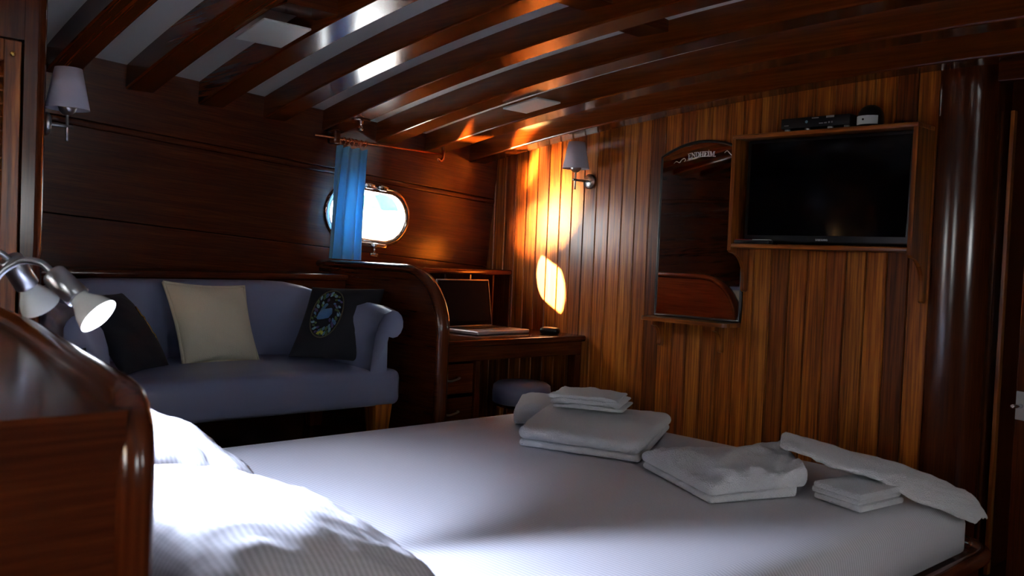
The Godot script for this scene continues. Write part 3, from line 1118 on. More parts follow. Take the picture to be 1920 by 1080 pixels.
# ------------------------------------------------------------------ desk corner
func build_desk() -> void:
	var t := thing("desk", "built-in mahogany desk with drawers in the cabin corner", "desk")
	var st := mb(0)
	soft(st, Vector3(3.051, 0.74, -3.6), Vector3(0.545, 0.016, 0.385), 0.01, Vector3i(1, 1, 1), 3)
	obj("desk_top", st, M.desk, t)
	st = mb(0)
	box(st, Vector3(2.508, 0.655, -3.27), Vector3(3.595, 0.723, -3.245))
	obj("apron", st, M.desk, t)
	st = mb(1)
	box(st, Vector3(2.508, 0.0, -3.95), Vector3(2.53, 0.655, -3.245))
	box(st, Vector3(2.868, 0.0, -3.95), Vector3(2.9, 0.655, -3.245))
	box(st, Vector3(2.53, 0.0, -3.95), Vector3(2.868, 0.65, -3.6))
	obj("pedestal", st, M.mahogany, t)
	st = mb(1)
	box(st, Vector3(3.55, 0.0, -3.3), Vector3(3.595, 0.655, -3.245))
	obj("leg", st, M.desk, t)
	for q in [[0.505, 0.645], [0.35, 0.49], [0.06, 0.335]]:
		st = mb(0)
		box(st, Vector3(2.535, q[0], -3.59), Vector3(2.863, q[1], -3.252), 0.004)
		var d := obj("drawer", st, M.desk, t)
		st = mb(0)
		var y: float = q[1] - 0.065
		tube(st, curve([Vector3(2.67, y, -3.254), Vector3(2.675, y - 0.002, -3.235), Vector3(2.7, y - 0.008, -3.226), Vector3(2.74, y - 0.002, -3.226), Vector3(2.765, y + 0.002, -3.235), Vector3(2.77, y, -3.254)], 4), 0.005, 8)
		obj("handle", st, M.steel, d)

	var r := thing("desk_rack", "mahogany pigeonhole rack standing at the back of the desk", "desk rack")
	st = mb(0)
	soft(st, Vector3(3.055, 1.056, -3.89), Vector3(0.535, 0.016, 0.11), 0.013, Vector3i(1, 1, 1), 3)
	obj("top_rail", st, M.desk, r)
	st = mb(0)
	box(st, Vector3(2.52, 0.757, -4.0), Vector3(3.59, 1.04, -3.985), 0.002)
	obj("back", st, M.desk, r)
	for x: float in [2.522, 2.81, 3.107, 3.283, 3.45, 3.578]:
		st = mb(1)
		box(st, Vector3(x, 0.757, -3.985), Vector3(x + 0.012, 1.041, -3.792), 0.002)
		obj("divider", st, M.desk, r)
	st = mb(0)
	box(st, Vector3(2.826, 0.9, -3.985), Vector3(3.107, 0.912, -3.795), 0.002)
	box(st, Vector3(2.534, 0.9, -3.985), Vector3(2.81, 0.912, -3.795), 0.002)
	obj("shelf", st, M.desk, r)

	var lt := thing("laptop", "open silver laptop with dark screen on the desk", "laptop", Vector3(2.985, 0.757, -3.37))
	lt.rotation.y = 0.1
	st = mb(0)
	soft(st, Vector3(0.195, 0.011, -0.13), Vector3(0.195, 0.009, 0.13), 0.006, Vector3i(1, 1, 1), 3)
	obj("base", st, M.silver, lt)
	st = mb(0)
	box(st, Vector3(0.03, 0.0195, -0.235), Vector3(0.36, 0.0215, -0.115), 0.0005)
	var kb := obj("keyboard", st, M.dark, lt)
	for i in 4:
		for j in 12:
			st = mb(0)
			box(st, Vector3(0.036 + 0.0268 * j, 0.0214, -0.23 + 0.0285 * i), Vector3(0.059 + 0.0268 * j, 0.0228, -0.206 + 0.0285 * i), 0.0004)
			obj("key", st, M.black, kb)
	st = mb(0)
	box(st, Vector3(0.14, 0.0195, -0.095), Vector3(0.25, 0.0208, -0.025), 0.0004)
	obj("touchpad", st, M.steel, lt)
	var tilt := Basis(Vector3(1, 0, 0), -0.16)
	st = mb(0)
	soft(st, Vector3(0.195, 0.14, -0.283), Vector3(0.195, 0.123, 0.004), 0.003, Vector3i(1, 1, 1), 2, func(p: Vector3) -> Vector3: return p, tilt)
	var lid := obj("lid", st, M.steel, lt)
	st = mb(0)
	soft(st, Vector3(0.195, 0.1405, -0.2785), Vector3(0.189, 0.117, 0.001), 0.0005, Vector3i(1, 1, 1), 1, null, tilt)
	var bez := plain(Color8(16, 16, 18), 0.4)
	bez.specular_mode = BaseMaterial3D.SPECULAR_DISABLED
	obj("bezel", st, bez, lid)
	st = mb(0)
	soft(st, Vector3(0.195, 0.145, -0.2782), Vector3(0.172, 0.1, 0.0012), 0.0005, Vector3i(1, 1, 1), 1, null, tilt)
	var scr := plain(Color8(22, 22, 26), 0.4)
	scr.specular_mode = BaseMaterial3D.SPECULAR_DISABLED
	obj("screen", st, scr, lid)

	var ms := thing("computer_mouse", "small black mouse on the desk beside the laptop", "mouse", Vector3(3.44, 0.7565, -3.33))
	ms.rotation.y = 0.5
	st = mb(2)
	soft(st, Vector3(0, 0.019, 0), Vector3(0.032, 0.019, 0.05), 0.018, Vector3i(2, 1, 3), 3, func(p: Vector3) -> Vector3: return Vector3(p.x, p.y * (1.0 - absf(p.z) * 4.0) if p.y > 0 else p.y, p.z))
	var bd := obj("body", st, M.black, ms)
	st = mb(2)
	rod(st, Vector3(-0.003, 0.034, 0.02), Vector3(0.003, 0.034, 0.02), 0.006)
	obj("wheel", st, M.steel, bd)

	var s := thing("stool", "round stool with blue grey vinyl seat below the desk", "stool", Vector3(3.13, 0, -3.2))
	st = mb(1)
	lathe(st, [Vector2(0, 0.445), Vector2(0.13, 0.445), Vector2(0.14, 0.452), Vector2(0.142, 0.5), Vector2(0.138, 0.53), Vector2(0.12, 0.545), Vector2(0.06, 0.553), Vector2(0, 0.555)], Transform3D(), 36)
	obj("seat", st, M.vinyl, s)
	st = mb(1)
	lathe(st, [Vector2(0.0, 0.43), Vector2(0.12, 0.43), Vector2(0.125, 0.435), Vector2(0.125, 0.446), Vector2(0, 0.446)], Transform3D(), 28)
	obj("seat_ring", st, M.mahogany, s)
	for k in 4:
		var a := PI / 4 + PI / 2 * k
		st = mb(1)
		rod(st, Vector3(cos(a) * 0.12, 0.0, sin(a) * 0.12), Vector3(cos(a) * 0.1, 0.432, sin(a) * 0.1), 0.014, 0.018)
		obj("leg", st, M.light_wood, s)
	for k in 4:
		var a := PI / 4 + PI / 2 * k
		st = mb(1)
		rod(st, Vector3(cos(a) * 0.112, 0.18, sin(a) * 0.112), Vector3(cos(a + PI / 2) * 0.112, 0.18, sin(a + PI / 2) * 0.112), 0.008)
		obj("stretcher", st, M.light_wood, s)

# ------------------------------------------------------------------ bed
func rrect(hx: float, hz: float, r: float, n := 8) -> Array:
	var out := []
	for q in [[1, 1, 0.0], [-1, 1, PI / 2], [-1, -1, PI], [1, -1, PI * 1.5]]:
		for k in n + 1:
			var a: float = q[2] + PI / 2 * k / n
			out.append(Vector2(q[0] * (hx - r) + r * cos(a), q[1] * (hz - r) + r * sin(a)))
	return out

func build_bed() -> void:
	var flat := Transform3D(Basis(Vector3(1, 0, 0), Vector3(0, 0, -1), Vector3(0, 1, 0)), Vector3.ZERO)   # local x, y, z -> x, -z, y
	var b := thing("bed", "wide built-in bed base with rounded varnished edge rail", "bed")
	var st := mb(0)
	var cx := 1.69
	var cz := -1.79
	extrude(st, p2(rrect(1.11, 0.86, 0.14)), 0.375, flat.translated(Vector3(cx, 0, cz)), true)
	obj("platform", st, M.mahogany, b)
	st = mb(0)
	sweep(st, rrect(1.11, 0.868, 0.14), true, oval(0.022, 0.022, 12), flat.translated(Vector3(cx, 0.383, cz)))
	obj("edge_rail", st, M.mahogany, b)

	var m := thing("mattress", "thick mattress in a white satin-stripe fitted sheet", "mattress")
	st = mb(0)
	st.set_smooth_group(1)
	var prof := [Vector2(0.05, 0.385), Vector2(0.0, 0.4), Vector2(-0.0, 0.47), Vector2(0.008, 0.51), Vector2(0.03, 0.535), Vector2(0.07, 0.548)]
	var hx := 1.056
	var hz := 0.835
	var rings := []
	for v: Vector2 in prof:
		var ring := PackedVector3Array()
		for q: Vector2 in rrect(hx - v.x, hz - v.x, 0.13, 8):
			ring.append(Vector3(cx + q.x, v.y, cz + q.y))
		rings.append(ring)
	var last := rrect(hx - 0.07, hz - 0.07, 0.13, 8)
	for k in range(1, 9):
		var f := 1.0 - k / 9.0
		var ring := PackedVector3Array()
		for q: Vector2 in last:
			ring.append(Vector3(cx + q.x * f, 0.548 + 0.006 * (1.0 - f), cz + q.y * f))
		rings.append(ring)
	for i in rings.size() - 1:
		var n: int = rings[i].size()
		for k in n:
			var k2 := (k + 1) % n
			quad(st, rings[i][k], rings[i][k2], rings[i + 1][k2], rings[i + 1][k])
	var top: PackedVector3Array = rings[-1]
	for k in top.size():
		tri(st, Vector3(cx, 0.5545, cz), top[k], top[(k + 1) % top.size()])
	obj("fitted_sheet", st, M.linen, m)

	pillow("white pillow lit brightly by the reading lamp at the bed side", Vector3(0.67, 0.672, -1.27), 0.225, 0.31, 0.125, 0.3, 3)
	pillow("white pillow on the bed nearest the settee", Vector3(0.74, 0.69, -1.93), 0.215, 0.33, 0.12, 0.36, 8)

func pillow(label: String, c: Vector3, hx: float, hz: float, th: float, lean: float, sd: int) -> void:
	var t := thing("pillow", label, "pillow", Vector3.ZERO, "pillows on the bed")
	var st := mb(0)
	st.set_smooth_group(1)
	var n := 40
	var nz := FastNoiseLite.new()
	nz.seed = sd
	nz.frequency = 1.0
	var bs := Basis(Vector3(0, 0, 1), -lean)
	for s: float in [1.0, -1.0]:
		var g := []
		for i in n + 1:
			var row := PackedVector3Array()
			for j in n + 1:
				var u := sin((float(i) / n * 2.0 - 1.0) * PI / 2)
				var v := sin((float(j) / n * 2.0 - 1.0) * PI / 2)
				var x := hx * u * (1.0 - 0.05 * (1.0 - v * v) * absf(u))
				var z := hz * v * (1.0 - 0.05 * (1.0 - u * u) * absf(v))
				var h := th * pow(maxf((1.0 - u * u) * (1.0 - v * v), 0.0), 0.38)
				var y := h * (1.0 if s > 0 else 0.55) * s
				var e := (1.0 - pow(u, 8)) * (1.0 - pow(v, 8))
				y += e * (0.012 * nz.get_noise_2d(x * 5.0, z * 5.0) + 0.008 * nz.get_noise_2d(x * 9.0 + 20.0, z * 26.0)) * (1.0 if s > 0 else 0.3)
				# gathered folds run in from the near and far ends
				y += 0.006 * sin(x * 95.0 + 3.0 * nz.get_noise_2d(x * 8.0, z * 3.0)) * pow(absf(v), 6) * e * s
				row.append(c + bs * Vector3(x, y, z))
			g.append(row)
		for i in n:
			for j in n:
				if s > 0:
					quad(st, g[i][j], g[i + 1][j], g[i + 1][j + 1], g[i][j + 1])
				else:
					quad(st, g[i][j], g[i][j + 1], g[i + 1][j + 1], g[i + 1][j])
	obj("pillowcase", st, M.linen, t)

# ------------------------------------------------------------------ headboard and reading lamp
func build_headboard_and_lamp() -> void:
	var t := thing("headboard", "broad dark varnished headboard with rounded edge beside the pillows", "headboard")
	var st := mb(0)
	# plan: the bed side curves away from the bed towards the near end
	var plan := PackedVector2Array([Vector2(-0.7, -2.68), Vector2(-0.7, -0.905), Vector2(0.352, -0.905), Vector2(0.366, -0.925), Vector2(0.385, -1.05), Vector2(0.415, -1.25), Vector2(0.46, -1.52), Vector2(0.505, -1.85), Vector2(0.535, -2.25), Vector2(0.54, -2.68)])
	extrude(st, plan, 0.985, Transform3D(Basis(Vector3(1, 0, 0), Vector3(0, 0, 1), Vector3(0, 1, 0)), Vector3.ZERO))
	obj("body", st, M.mahogany, t)
	st = mb(1)
	var pts := [Vector3(0.362, 0.0, -0.913), Vector3(0.362, 0.3, -0.913), Vector3(0.362, 0.6, -0.913), Vector3(0.362, 0.85, -0.913), Vector3(0.363, 0.935, -0.917), Vector3(0.368, 0.972, -0.94), Vector3(0.379, 0.986, -1.0), Vector3(0.414, 0.988, -1.25), Vector3(0.459, 0.989, -1.52), Vector3(0.504, 0.99, -1.85), Vector3(0.534, 0.99, -2.25), Vector3(0.54, 0.99, -2.67)]
	tube(st, curve(pts, 5), 0.021, 18)
	obj("edge_trim", st, M.mahogany, t)

	var l := thing("reading_lamp", "brushed steel reading lamp with two goosenecks on the headboard", "lamp")
	var base := Vector3(0.375, 0.9855, -1.66)
	st = mb(1)
	lathe(st, [Vector2(0, 0), Vector2(0.036, 0.0), Vector2(0.038, 0.003), Vector2(0.038, 0.032), Vector2(0.035, 0.037), Vector2(0, 0.038)], Transform3D(Basis(), base), 32)
	obj("base", st, M.steel, l)
	var necks := [
		[Vector3(0.403, 1.015, -1.65), Vector3(0.412, 1.044, -1.649), Vector3(0.43, 1.086, -1.643), Vector3(0.454, 1.108, -1.627), Vector3(0.48, 1.107, -1.606), Vector3(0.497, 1.088, -1.592)],
		[Vector3(0.352, 1.015, -1.68), Vector3(0.36, 1.054, -1.692), Vector3(0.39, 1.116, -1.704), Vector3(0.43, 1.128, -1.714), Vector3(0.467, 1.108, -1.72)]]
	var dirs := [Vector3(0.47, -0.6, 0.6), Vector3(0.5, -0.72, -0.2)]
	for k in 2:
		st = mb(1)
		rod(st, necks[k][0] - Vector3(0, 0.004, 0), necks[k][0] + Vector3(0.001, 0.03, 0), 0.0095, 0.0065)
		tube(st, curve(necks[k], 6), 0.0056, 10)
		var nk := obj("gooseneck", st, M.steel, l)
		var a: Vector3 = necks[k][-1]
		var d: Vector3 = dirs[k].normalized()
		st = mb(1)
		lathe(st, [Vector2(0, -0.004), Vector2(0.0165, -0.004), Vector2(0.0195, 0.0), Vector2(0.0195, 0.054), Vector2(0.0165, 0.056), Vector2(0, 0.056)], axis(a, a + d), 24)
		obj("lamp_holder", st, M.steel, nk)
		st = mb(1)
		lathe(st, [Vector2(0, 0.055), Vector2(0.0155, 0.055), Vector2(0.016, 0.061), Vector2(0.021, 0.07), Vector2(0.028, 0.082), Vector2(0.0325, 0.096), Vector2(0.033, 0.1)], axis(a, a + d), 28)
		obj("reflector_bulb", st, M.bulb_glass, nk)
		st = mb(1)
		lathe(st, [Vector2(0.0328, 0.0995), Vector2(0.024, 0.104), Vector2(0.012, 0.1065), Vector2(0, 0.107)], axis(a, a + d), 28)
		obj("bulb_face", st, M.lamp_glow, nk)
		var s := SpotLight3D.new()
		s.name = "bulb_light"
		l.add_child(s, true)
		s.look_at_from_position(a + d * 0.11, a + d, Vector3.UP)
		s.light_color = Color8(214, 226, 255)
		s.light_energy = 1.9 if k == 0 else 1.4
		s.spot_angle = 40.0
		s.spot_angle_attenuation = 0.4
		s.spot_range = 9.0
		s.spot_attenuation = 2.0
		s.light_size = 0.028
		s.shadow_enabled = true

# ------------------------------------------------------------------ towels
# folded cloth: bilinear slab over four bed points (a b along the near edge, d c along the far edge)
func slab(st: SurfaceTool, a: Vector3, b: Vector3, c: Vector3, d: Vector3, th: float, bump: Callable, seg := Vector3i(14, 1, 14), edge := 0.115) -> void:
	soft(st, Vector3.ZERO, Vector3(1, edge, 1), edge * 0.97, seg, 4, func(p: Vector3) -> Vector3:
		var u := p.x * 0.5 + 0.5
		var v := p.z * 0.5 + 0.5
		var q := d.lerp(c, u).lerp(a.lerp(b, u), v)
		var h: float = bump.call(u, v)
		var t := p.y / edge * 0.5 + 0.5
		return Vector3(q.x, q.y + th * t + h * (t if h < 0.03 else 1.0 - (1.0 - t) * 0.1), q.z))

func build_towels() -> void:
	var nz := FastNoiseLite.new()
	nz.seed = 12
	nz.frequency = 1.0
	var flat := func(_u: float, _v: float) -> float: return 0.0
	var t := thing("bath_towel", "folded white bath towel topped by a small towel on the bed", "towel", Vector3.ZERO, "white towels on the bed")
	var st := mb(0)
	# creases run slantwise from the far right corner
	var lump := func(u: float, v: float) -> float: return 0.006 * nz.get_noise_2d(u * 3.0, v * 3.0) + 0.016 * maxf(0.0, nz.get_noise_2d(u * 2.2 - v * 4.5 + 7.0, v * 1.4 + u)) * u
	slab(st, Vector3(2.035, 0.555, -2.085), Vector3(2.165, 0.555, -1.705), Vector3(2.69, 0.557, -1.99), Vector3(2.53, 0.557, -2.4), 0.022, flat, Vector3i(8, 1, 8), 0.05)
	obj("lower_fold", st, M.towel, t)
	st = mb(0)
	slab(st, Vector3(2.03, 0.5755, -2.09), Vector3(2.16, 0.5755, -1.7), Vector3(2.69, 0.577, -1.98), Vector3(2.54, 0.577, -2.4), 0.044, func(u: float, v: float) -> float: return lump.call(u, v) + 0.012 * sin(PI * clampf(v * 1.1, 0, 1)) - 0.006 * u, Vector3i(22, 1, 22))
	obj("upper_fold", st, M.towel, t)
	st = mb(0)
	slab(st, Vector3(2.26, 0.557, -2.35), Vector3(2.42, 0.557, -2.29), Vector3(2.62, 0.557, -2.45), Vector3(2.52, 0.557, -2.58), 0.06, func(u: float, v: float) -> float: return 0.012 * sin(PI * u) + lump.call(u, v))
	obj("side_fold", st, M.towel, t)

	t = thing("hand_towel", "small folded white towel on top of the bath towel", "towel", Vector3.ZERO, "white towels on the bed")
	for k in 4:
		st = mb(0)
		var y := 0.641 + 0.0095 * k
		var o := Vector3(0.014 * sin(k * 2.0), 0, 0.012 * cos(k * 3.0))
		slab(st, Vector3(2.3, y, -2.21) + o, Vector3(2.41, y, -1.99) + o, Vector3(2.6, y, -2.1) + o, Vector3(2.5, y, -2.32) + o, 0.0105, func(u: float, v: float) -> float: return 0.009 * nz.get_noise_2d(u * 3.0 + k * 0.3, v * 3.0) + 0.006 * sin(PI * u), Vector3i(12, 1, 12), 0.06)
		obj("fold", st, M.towel, t)

	t = thing("bath_towel", "rumpled white bath towel lying over the foot of the bed", "towel", Vector3.ZERO, "white towels on the bed")
	st = mb(0)
	slab(st, Vector3(1.95, 0.555, -1.31), Vector3(2.21, 0.555, -1.22), Vector3(2.5, 0.557, -1.46), Vector3(2.12, 0.557, -1.66), 0.02, func(u: float, v: float) -> float: return 0.02 * pow(u, 4) * v, Vector3i(10, 1, 10), 0.05)
	obj("lower_fold", st, M.towel, t)
	st = mb(0)
	slab(st, Vector3(1.94, 0.574, -1.305), Vector3(2.24, 0.578, -1.205), Vector3(2.53, 0.578, -1.45), Vector3(2.11, 0.576, -1.665), 0.036, func(u: float, v: float) -> float: return 0.014 * pow(u, 2.0) + 0.014 * nz.get_noise_2d(u * 3.0 + 9.0, v * 3.0) + 0.03 * maxf(0.0, nz.get_noise_2d(u * 4.0 + v * 1.5, v * 2.0)) + 0.016 * sin(PI * v) * sin(PI * u), Vector3i(24, 1, 24))
	obj("upper_fold", st, M.towel, t)

	t = thing("hand_towel", "white towel draped towards the rounded foot corner of the bed", "towel", Vector3.ZERO, "white towels on the bed")
	st = mb(0)
	var A := [Vector3(2.3, 0.652, -1.33), Vector3(2.31, 0.642, -1.26), Vector3(2.315, 0.622, -1.17), Vector3(2.355, 0.606, -1.075), Vector3(2.38, 0.568, -0.995), Vector3(2.46, 0.535, -0.935), Vector3(2.58, 0.49, -0.905)]
	var B := [Vector3(2.47, 0.655, -1.42), Vector3(2.48, 0.645, -1.33), Vector3(2.49, 0.632, -1.21), Vector3(2.54, 0.61, -1.08), Vector3(2.58, 0.575, -0.975), Vector3(2.63, 0.545, -0.935), Vector3(2.69, 0.485, -0.915)]
	var ca := curve(A, 5)
	var cb := curve(B, 5)
	soft(st, Vector3.ZERO, Vector3(1, 0.12, 1), 0.115, Vector3i(14, 1, 30), 3, func(p: Vector3) -> Vector3:
		var u := p.x * 0.5 + 0.5
		var f := (p.z * 0.5 + 0.5) * (ca.size() - 1)
		var i := mini(int(f), ca.size() - 2)
		var a: Vector3 = ca[i].lerp(ca[i + 1], f - i)
		var b: Vector3 = cb[i].lerp(cb[i + 1], f - i)
		var q := a.lerp(b, u)
		q.y += 0.014 * (p.y / 0.12 * 0.5 + 0.5) + 0.01 * sin(PI * u) + 0.006 * nz.get_noise_2d(u * 4.0, f * 0.4)
		return q)
	obj("cloth", st, M.towel, t)

	t = thing("folded_cloth", "small stack of folded white cloth tucked under the draped towel", "cloth", Vector3.ZERO, "white towels on the bed")
	for k in 3:
		st = mb(0)
		var y := 0.5555 + 0.0152 * k
		var o := Vector3(0.006 * sin(k * 2.0), 0, 0.005 * cos(k * 3.0))
		slab(st, Vector3(2.195, y, -1.045) + o, Vector3(2.395, y, -1.025) + o, Vector3(2.43, y, -1.165) + o, Vector3(2.24, y, -1.195) + o, 0.0155, flat, Vector3i(3, 1, 3), 0.06)
		obj("fold", st, M.towel, t)

# ------------------------------------------------------------------ mirror
func build_mirror() -> void:
	var t := thing("wall_mirror", "tall arched wall mirror with etched lettering on the plank bulkhead", "mirror")
	var x := 3.598
	var path := []   # counter-clockwise in local x (world z) and y
	var zl := -2.775
	var zr := -2.305
	for k in 8:
		path.append(Vector2(lerpf(zl, zr, k / 7.0), 0.9))
	for k in 6:
		path.append(Vector2(zr, lerpf(0.95, 1.62, k / 5.0)))
	for k in 15:
		var a := lerpf(-1.0, 1.0, k / 14.0)
		path.append(Vector2(lerpf(zr, zl, k / 14.0), 1.652 + 0.062 * (1.0 - a * a)))
	for k in 6:
		path.append(Vector2(zl, lerpf(1.62, 0.95, k / 5.0)))
	var st := mb(1)
	extrude(st, p2(path), 0.006, on_bulkhead(x - 0.004, 0, 0))
	obj("glass", st, M.mirror, t)
	st = mb(1)
	sweep(st, path, true, [Vector2(-0.006, 0.001), Vector2(0.006, 0.001), Vector2(0.007, 0.008), Vector2(0.003, 0.014), Vector2(-0.006, 0.0125)], on_bulkhead(x, 0, 0))
	obj("rim", st, M.black, t)
	# etched lettering along the arch
	var word := "ENDHEİM."
	var font := SystemFont.new()
	font.font_names = PackedStringArray(["Droid Serif"])
	font.font_weight = 700
	var etched := plain(Color8(222, 224, 226), 0.5)
	var lettering := Node3D.new()
	lettering.name = "lettering"
	t.add_child(lettering)
	var widths := [0.02, 0.0235, 0.0225, 0.0235, 0.0195, 0.0115, 0.0275, 0.01]
	var z := -2.626
	for i in word.length():
		var tm := TextMesh.new()
		tm.font = font
		tm.text = word[i]
		tm.font_size = 32
		tm.pixel_size = 0.001
		tm.depth = 0.0006
		tm.material = etched
		var o := MeshInstance3D.new()
		o.name = "letter"
		o.mesh = tm
		var zc: float = z + widths[i] / 2
		z += widths[i]
		var a := (zc + 2.54) / 0.235
		var ang := -0.062 * 2.0 * a / 0.235 * 0.8
		o.transform = on_bulkhead(x - 0.0108, 1.605 + 0.062 * (1.0 - a * a) * 0.8, zc) * Transform3D(Basis(Vector3(0, 0, 1), ang), Vector3.ZERO)
		lettering.add_child(o, true)
	for q in [[[-2.705, 1.618], [-2.69, 1.628], [-2.672, 1.622], [-2.66, 1.634], [-2.645, 1.64], [-2.638, 1.632], [-2.646, 1.626]], [[-2.425, 1.655], [-2.412, 1.664], [-2.4, 1.655], [-2.385, 1.642], [-2.372, 1.64], [-2.362, 1.648]]]:
		st = mb(1)
		var pts := []
		for v in q:
			pts.append(Vector3(x - 0.0108, v[1], v[0]))
		var rr := []
		var cv := curve(pts, 4)
		for k in cv.size():
			rr.append(0.0006 + 0.0016 * sin(PI * k / (cv.size() - 1.0)))
		tube(st, cv, rr, 6)
		obj("flourish", st, etched, lettering)

	var s := thing("mirror_shelf", "narrow wooden shelf on two brackets below the mirror", "shelf")
	st = mb(2)
	var poly := PackedVector2Array()
	var hw := 0.245
	for v: Vector2 in [Vector2(-hw, 0), Vector2(-hw, 0.06)]:
		poly.append(v)
	for k in 6:
		var a := PI - PI / 2 * k / 5.0
		poly.append(Vector2(-hw + 0.035 + 0.035 * cos(a), 0.075 + 0.035 * sin(a)))
	for k in 6:
		var a := PI / 2 - PI / 2 * k / 5.0
		poly.append(Vector2(hw - 0.035 + 0.035 * cos(a), 0.075 + 0.035 * sin(a)))
	poly.append(Vector2(hw, 0))
	# local x -> world z, local y -> world -x, pulled up
	extrude(st, poly, 0.018, Transform3D(Basis(Vector3(0, 0, 1), Vector3(-1, 0, 0), Vector3(0, 1, 0)), Vector3(3.598, 0.874, -2.55)), false)
	obj("board", st, M.box_wood, s)
	for zb: float in [-2.735, -2.395]:
		st = mb(1)
		bracket(st, 3.598, 0.873, zb, 0.075, 0.12, 0.022)
		obj("bracket", st, M.box_wood, s)

# corbel in the plane across the wall: reach out from the wall at the top, drop below
func bracket(st: SurfaceTool, x: float, y: float, z: float, reach: float, drop: float, w: float) -> void:
	var poly := PackedVector2Array([Vector2(0, 0), Vector2(reach, 0), Vector2(reach, -0.012)])
	for k in 9:
		var a := PI / 2 * k / 8.0
		poly.append(Vector2(0.022 + (reach - 0.022) * (1.0 - sin(a)), -drop * 0.78 + (drop * 0.78 - 0.02) * cos(a)))
	for k in 7:
		var a := -PI * k / 6.0
		poly.append(Vector2(0.012 + 0.012 * cos(a), -drop * 0.9 + 0.012 * sin(a)))
	# local x -> -x, local y -> y, local z -> -z
	extrude(st, poly, w, Transform3D(Basis(Vector3(-1, 0, 0), Vector3(0, 1, 0), Vector3(0, 0, -1)), Vector3(x, y, z + w / 2)))

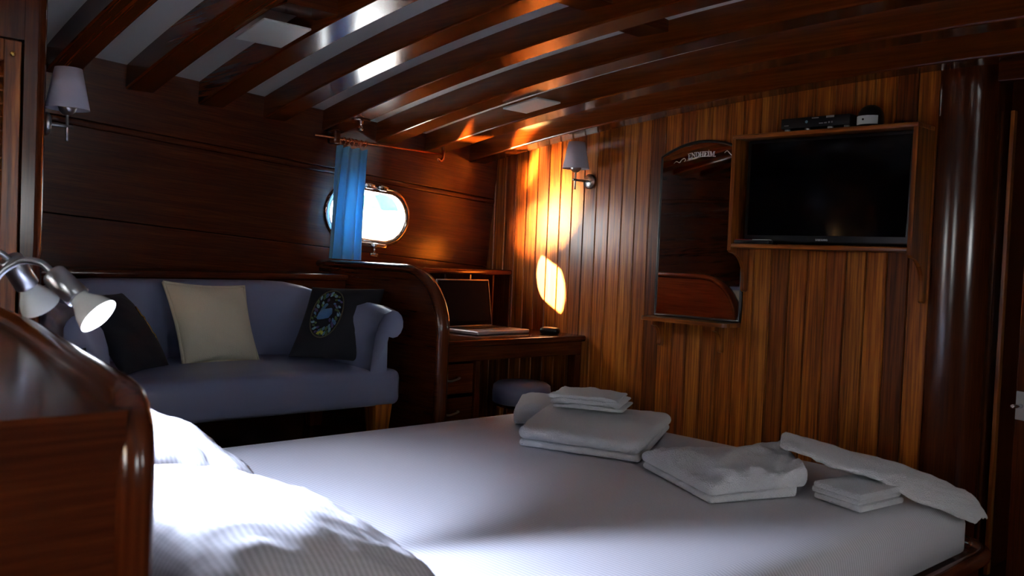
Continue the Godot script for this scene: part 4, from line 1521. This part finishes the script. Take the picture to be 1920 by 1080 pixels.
# ------------------------------------------------------------------ television
func build_television() -> void:
	var t := thing("television_cabinet", "shallow wooden television cabinet with curved side brackets on the bulkhead", "cabinet")
	var x0 := 3.45
	var x1 := 3.598
	var st := mb(2)
	soft(st, Vector3((x0 + x1) / 2, 1.7, -1.895), Vector3((x1 - x0) / 2, 0.009, 0.4), 0.004, Vector3i(1, 1, 1), 2)
	obj("top_board", st, M.box_wood, t)
	st = mb(2)
	soft(st, Vector3((x0 + x1) / 2, 1.235, -1.895), Vector3((x1 - x0) / 2, 0.009, 0.382), 0.004, Vector3i(1, 1, 1), 2)
	obj("bottom_board", st, M.box_wood, t)
	st = mb(1)
	box(st, Vector3(3.59, 1.244, -2.277), Vector3(x1, 1.691, -1.513), 0.001)
	obj("back_board", st, M.box_wood, t)
	for z: float in [-2.295, -1.513]:
		st = mb(1)
		var poly := PackedVector2Array([Vector2(0, 1.691), Vector2(0.148, 1.691), Vector2(0.148, 1.215)])
		for k in 9:
			var a := PI / 2 * k / 8.0
			poly.append(Vector2(0.03 + 0.105 * (1.0 - sin(a)), 1.1 + 0.105 * cos(a)))
		for k in 7:
			var a := -PI * k / 6.0
			poly.append(Vector2(0.015 + 0.015 * cos(a), 1.05 + 0.015 * sin(a)))
		extrude(st, poly, 0.018, Transform3D(Basis(Vector3(-1, 0, 0), Vector3(0, 1, 0), Vector3(0, 0, -1)), Vector3(x1, 0, z + 0.018)))
		obj("side_board", st, M.box_wood, t)

	var tv := thing("television", "flat black television switched off inside the wooden cabinet", "television")
	st = mb(1)
	soft(st, Vector3(3.53, 1.469, -1.885), Vector3(0.028, 0.219, 0.365), 0.01, Vector3i(1, 1, 1), 3)
	obj("housing", st, M.black, tv)
	st = mb(1)
	soft(st, Vector3(3.5015, 1.478, -1.885), Vector3(0.002, 0.195, 0.345), 0.001, Vector3i(1, 1, 1), 1)
	obj("screen", st, M.screen, tv)
	var font := SystemFont.new()
	font.font_names = PackedStringArray(["Droid Sans"])
	font.font_weight = 700
	var tm := TextMesh.new()
	tm.font = font
	tm.text = "SAMSUNG"
	tm.font_size = 16
	tm.pixel_size = 0.0007
	tm.depth = 0.0008
	tm.material = plain(Color8(205, 210, 214), 0.4)
	var o := MeshInstance3D.new()
	o.name = "logo"
	o.mesh = tm
	o.transform = on_bulkhead(3.5012, 1.2665, -1.885)
	tv.add_child(o)

	var rc := thing("satellite_receiver", "slim black receiver box standing on the television cabinet", "receiver", Vector3(3.46, 1.709, -1.92))
	st = mb(2)
	soft(st, Vector3(0.065, 0.032, 0), Vector3(0.065, 0.021, 0.15), 0.004, Vector3i(1, 1, 1), 2)
	var bd := obj("case", st, M.black, rc)
	for q in [[-0.13, 1], [-0.04, 1], [0.06, 1], [0.13, 1]]:
		st = mb(2)
		rod(st, Vector3(0.02, 0, q[0]), Vector3(0.02, 0.012, q[0]), 0.012)
		obj("foot", st, M.silver, rc)
	st = mb(2)
	rod(st, Vector3(0.001, 0.034, -0.035), Vector3(-0.0015, 0.034, -0.035), 0.006)
	obj("power_button", st, plain(Color8(130, 180, 200), 0.3), bd)
	for q in [[-0.012, 0.045, 0.03, 0.004], [0.05, 0.044, 0.034, 0.008], [0.02, 0.022, 0.018, 0.004], [0.042, 0.022, 0.012, 0.005], [0.06, 0.022, 0.007, 0.007], [0.072, 0.022, 0.007, 0.007], [-0.135, 0.022, 0.02, 0.003]]:
		st = mb(2)
		box(st, Vector3(-0.0012, q[1], q[0]), Vector3(0.001, q[1] + q[3], q[0] + q[2]), 0.0004)
		obj("front_mark", st, M.silver, bd)

	var dm := thing("dome_device", "small black dome with a white label beside the receiver", "device", Vector3(3.5, 1.709, -1.705))
	st = mb(1)
	lathe(st, [Vector2(0, 0), Vector2(0.04, 0), Vector2(0.047, 0.006), Vector2(0.049, 0.03), Vector2(0.046, 0.052), Vector2(0.036, 0.071), Vector2(0.02, 0.082), Vector2(0, 0.085)], Transform3D(), 32)
	var dd := obj("dome", st, M.black, dm)
	st = mb(1)
	st.set_smooth_group(1)
	for k in 10:
		for r: float in [0.0505, 0.0495]:
			var a := PI - 1.0 + 2.0 * k / 10.0
			var b := PI - 1.0 + 2.0 * (k + 1) / 10.0
			var A := Vector3(r * cos(a), 0.006, r * sin(a))
			var B := Vector3(r * cos(b), 0.006, r * sin(b))
			var C := B + Vector3(0, 0.033, 0)
			var D := A + Vector3(0, 0.033, 0)
			if r > 0.05:
				quad(st, A, B, C, D)
			else:
				quad(st, A, D, C, B)
	obj("label_strip", st, M.plate, dd)
	st = mb(1)
	rod(st, Vector3(-0.05, 0.024, -0.006), Vector3(-0.053, 0.024, -0.006), 0.004)
	obj("socket", st, M.black, dd)

	var rm := thing("remote_control", "dark remote control with red strip lying in the television cabinet", "remote", Vector3(3.472, 1.244, -2.18))
	st = mb(2)
	soft(st, Vector3(0, 0.009, 0), Vector3(0.02, 0.009, 0.085), 0.006, Vector3i(1, 1, 1), 3)
	var rb := obj("body", st, M.black, rm)
	st = mb(2)
	soft(st, Vector3(-0.004, 0.018, -0.045), Vector3(0.014, 0.0015, 0.035), 0.001, Vector3i(1, 1, 1), 1)
	obj("red_strip", st, plain(Color8(150, 24, 30), 0.4), rb)
	st = mb(2)
	soft(st, Vector3(-0.004, 0.018, 0.042), Vector3(0.014, 0.0015, 0.038), 0.001, Vector3i(1, 1, 1), 1)
	obj("pale_strip", st, M.plate, rb)

# ------------------------------------------------------------------ wall lamps
func build_sconces() -> void:
	sconce("steel wall lamp with pale shade on the plank bulkhead", Vector3(3.598, 1.549, -3.235), Vector3(-1, 0, 0), 0.118)
	sconce("steel wall lamp with pale shade on the wardrobe side", Vector3(0.97, 1.515, -3.263), Vector3(1, 0, 0), 0.076)

func sconce(label: String, at: Vector3, out: Vector3, reach: float) -> void:
	var t := thing("wall_lamp", label, "lamp", Vector3.ZERO, "wall lamps with pale shades")
	var st := mb(1)
	rod(st, at, at + out * 0.018, 0.038, -1.0, 32)
	obj("wall_plate", st, M.steel, t)
	var s := at + out * reach
	st = mb(1)
	rod(st, at + out * 0.014, s + out * 0.016, 0.0055)
	obj("arm", st, M.steel, t)
	st = mb(1)
	rod(st, s + Vector3(0, -0.048, 0), s + Vector3(0, 0.045, 0), 0.0045)
	obj("stem", st, M.steel, t)
	st = mb(1)
	lathe(st, [Vector2(0, 0.036), Vector2(0.012, 0.038), Vector2(0.024, 0.048), Vector2(0.029, 0.062), Vector2(0.026, 0.078), Vector2(0.02, 0.088), Vector2(0, 0.088)], Transform3D(Basis(), s), 24)
	obj("cup", st, M.steel, t)
	st = mb(1)
	lathe(st, [Vector2(0.0685, 0.056), Vector2(0.042, 0.19), Vector2(0.0405, 0.19), Vector2(0.067, 0.056), Vector2(0.0685, 0.056)], Transform3D(Basis(), s), 40)
	obj("shade", st, M.shade, t)
	st = mb(1)
	lathe(st, [Vector2(0, 0.09), Vector2(0.01, 0.09), Vector2(0.016, 0.105), Vector2(0.018, 0.12), Vector2(0.012, 0.14), Vector2(0, 0.145)], Transform3D(Basis(), s), 18)
	obj("bulb", st, M.bulb_glass, t)
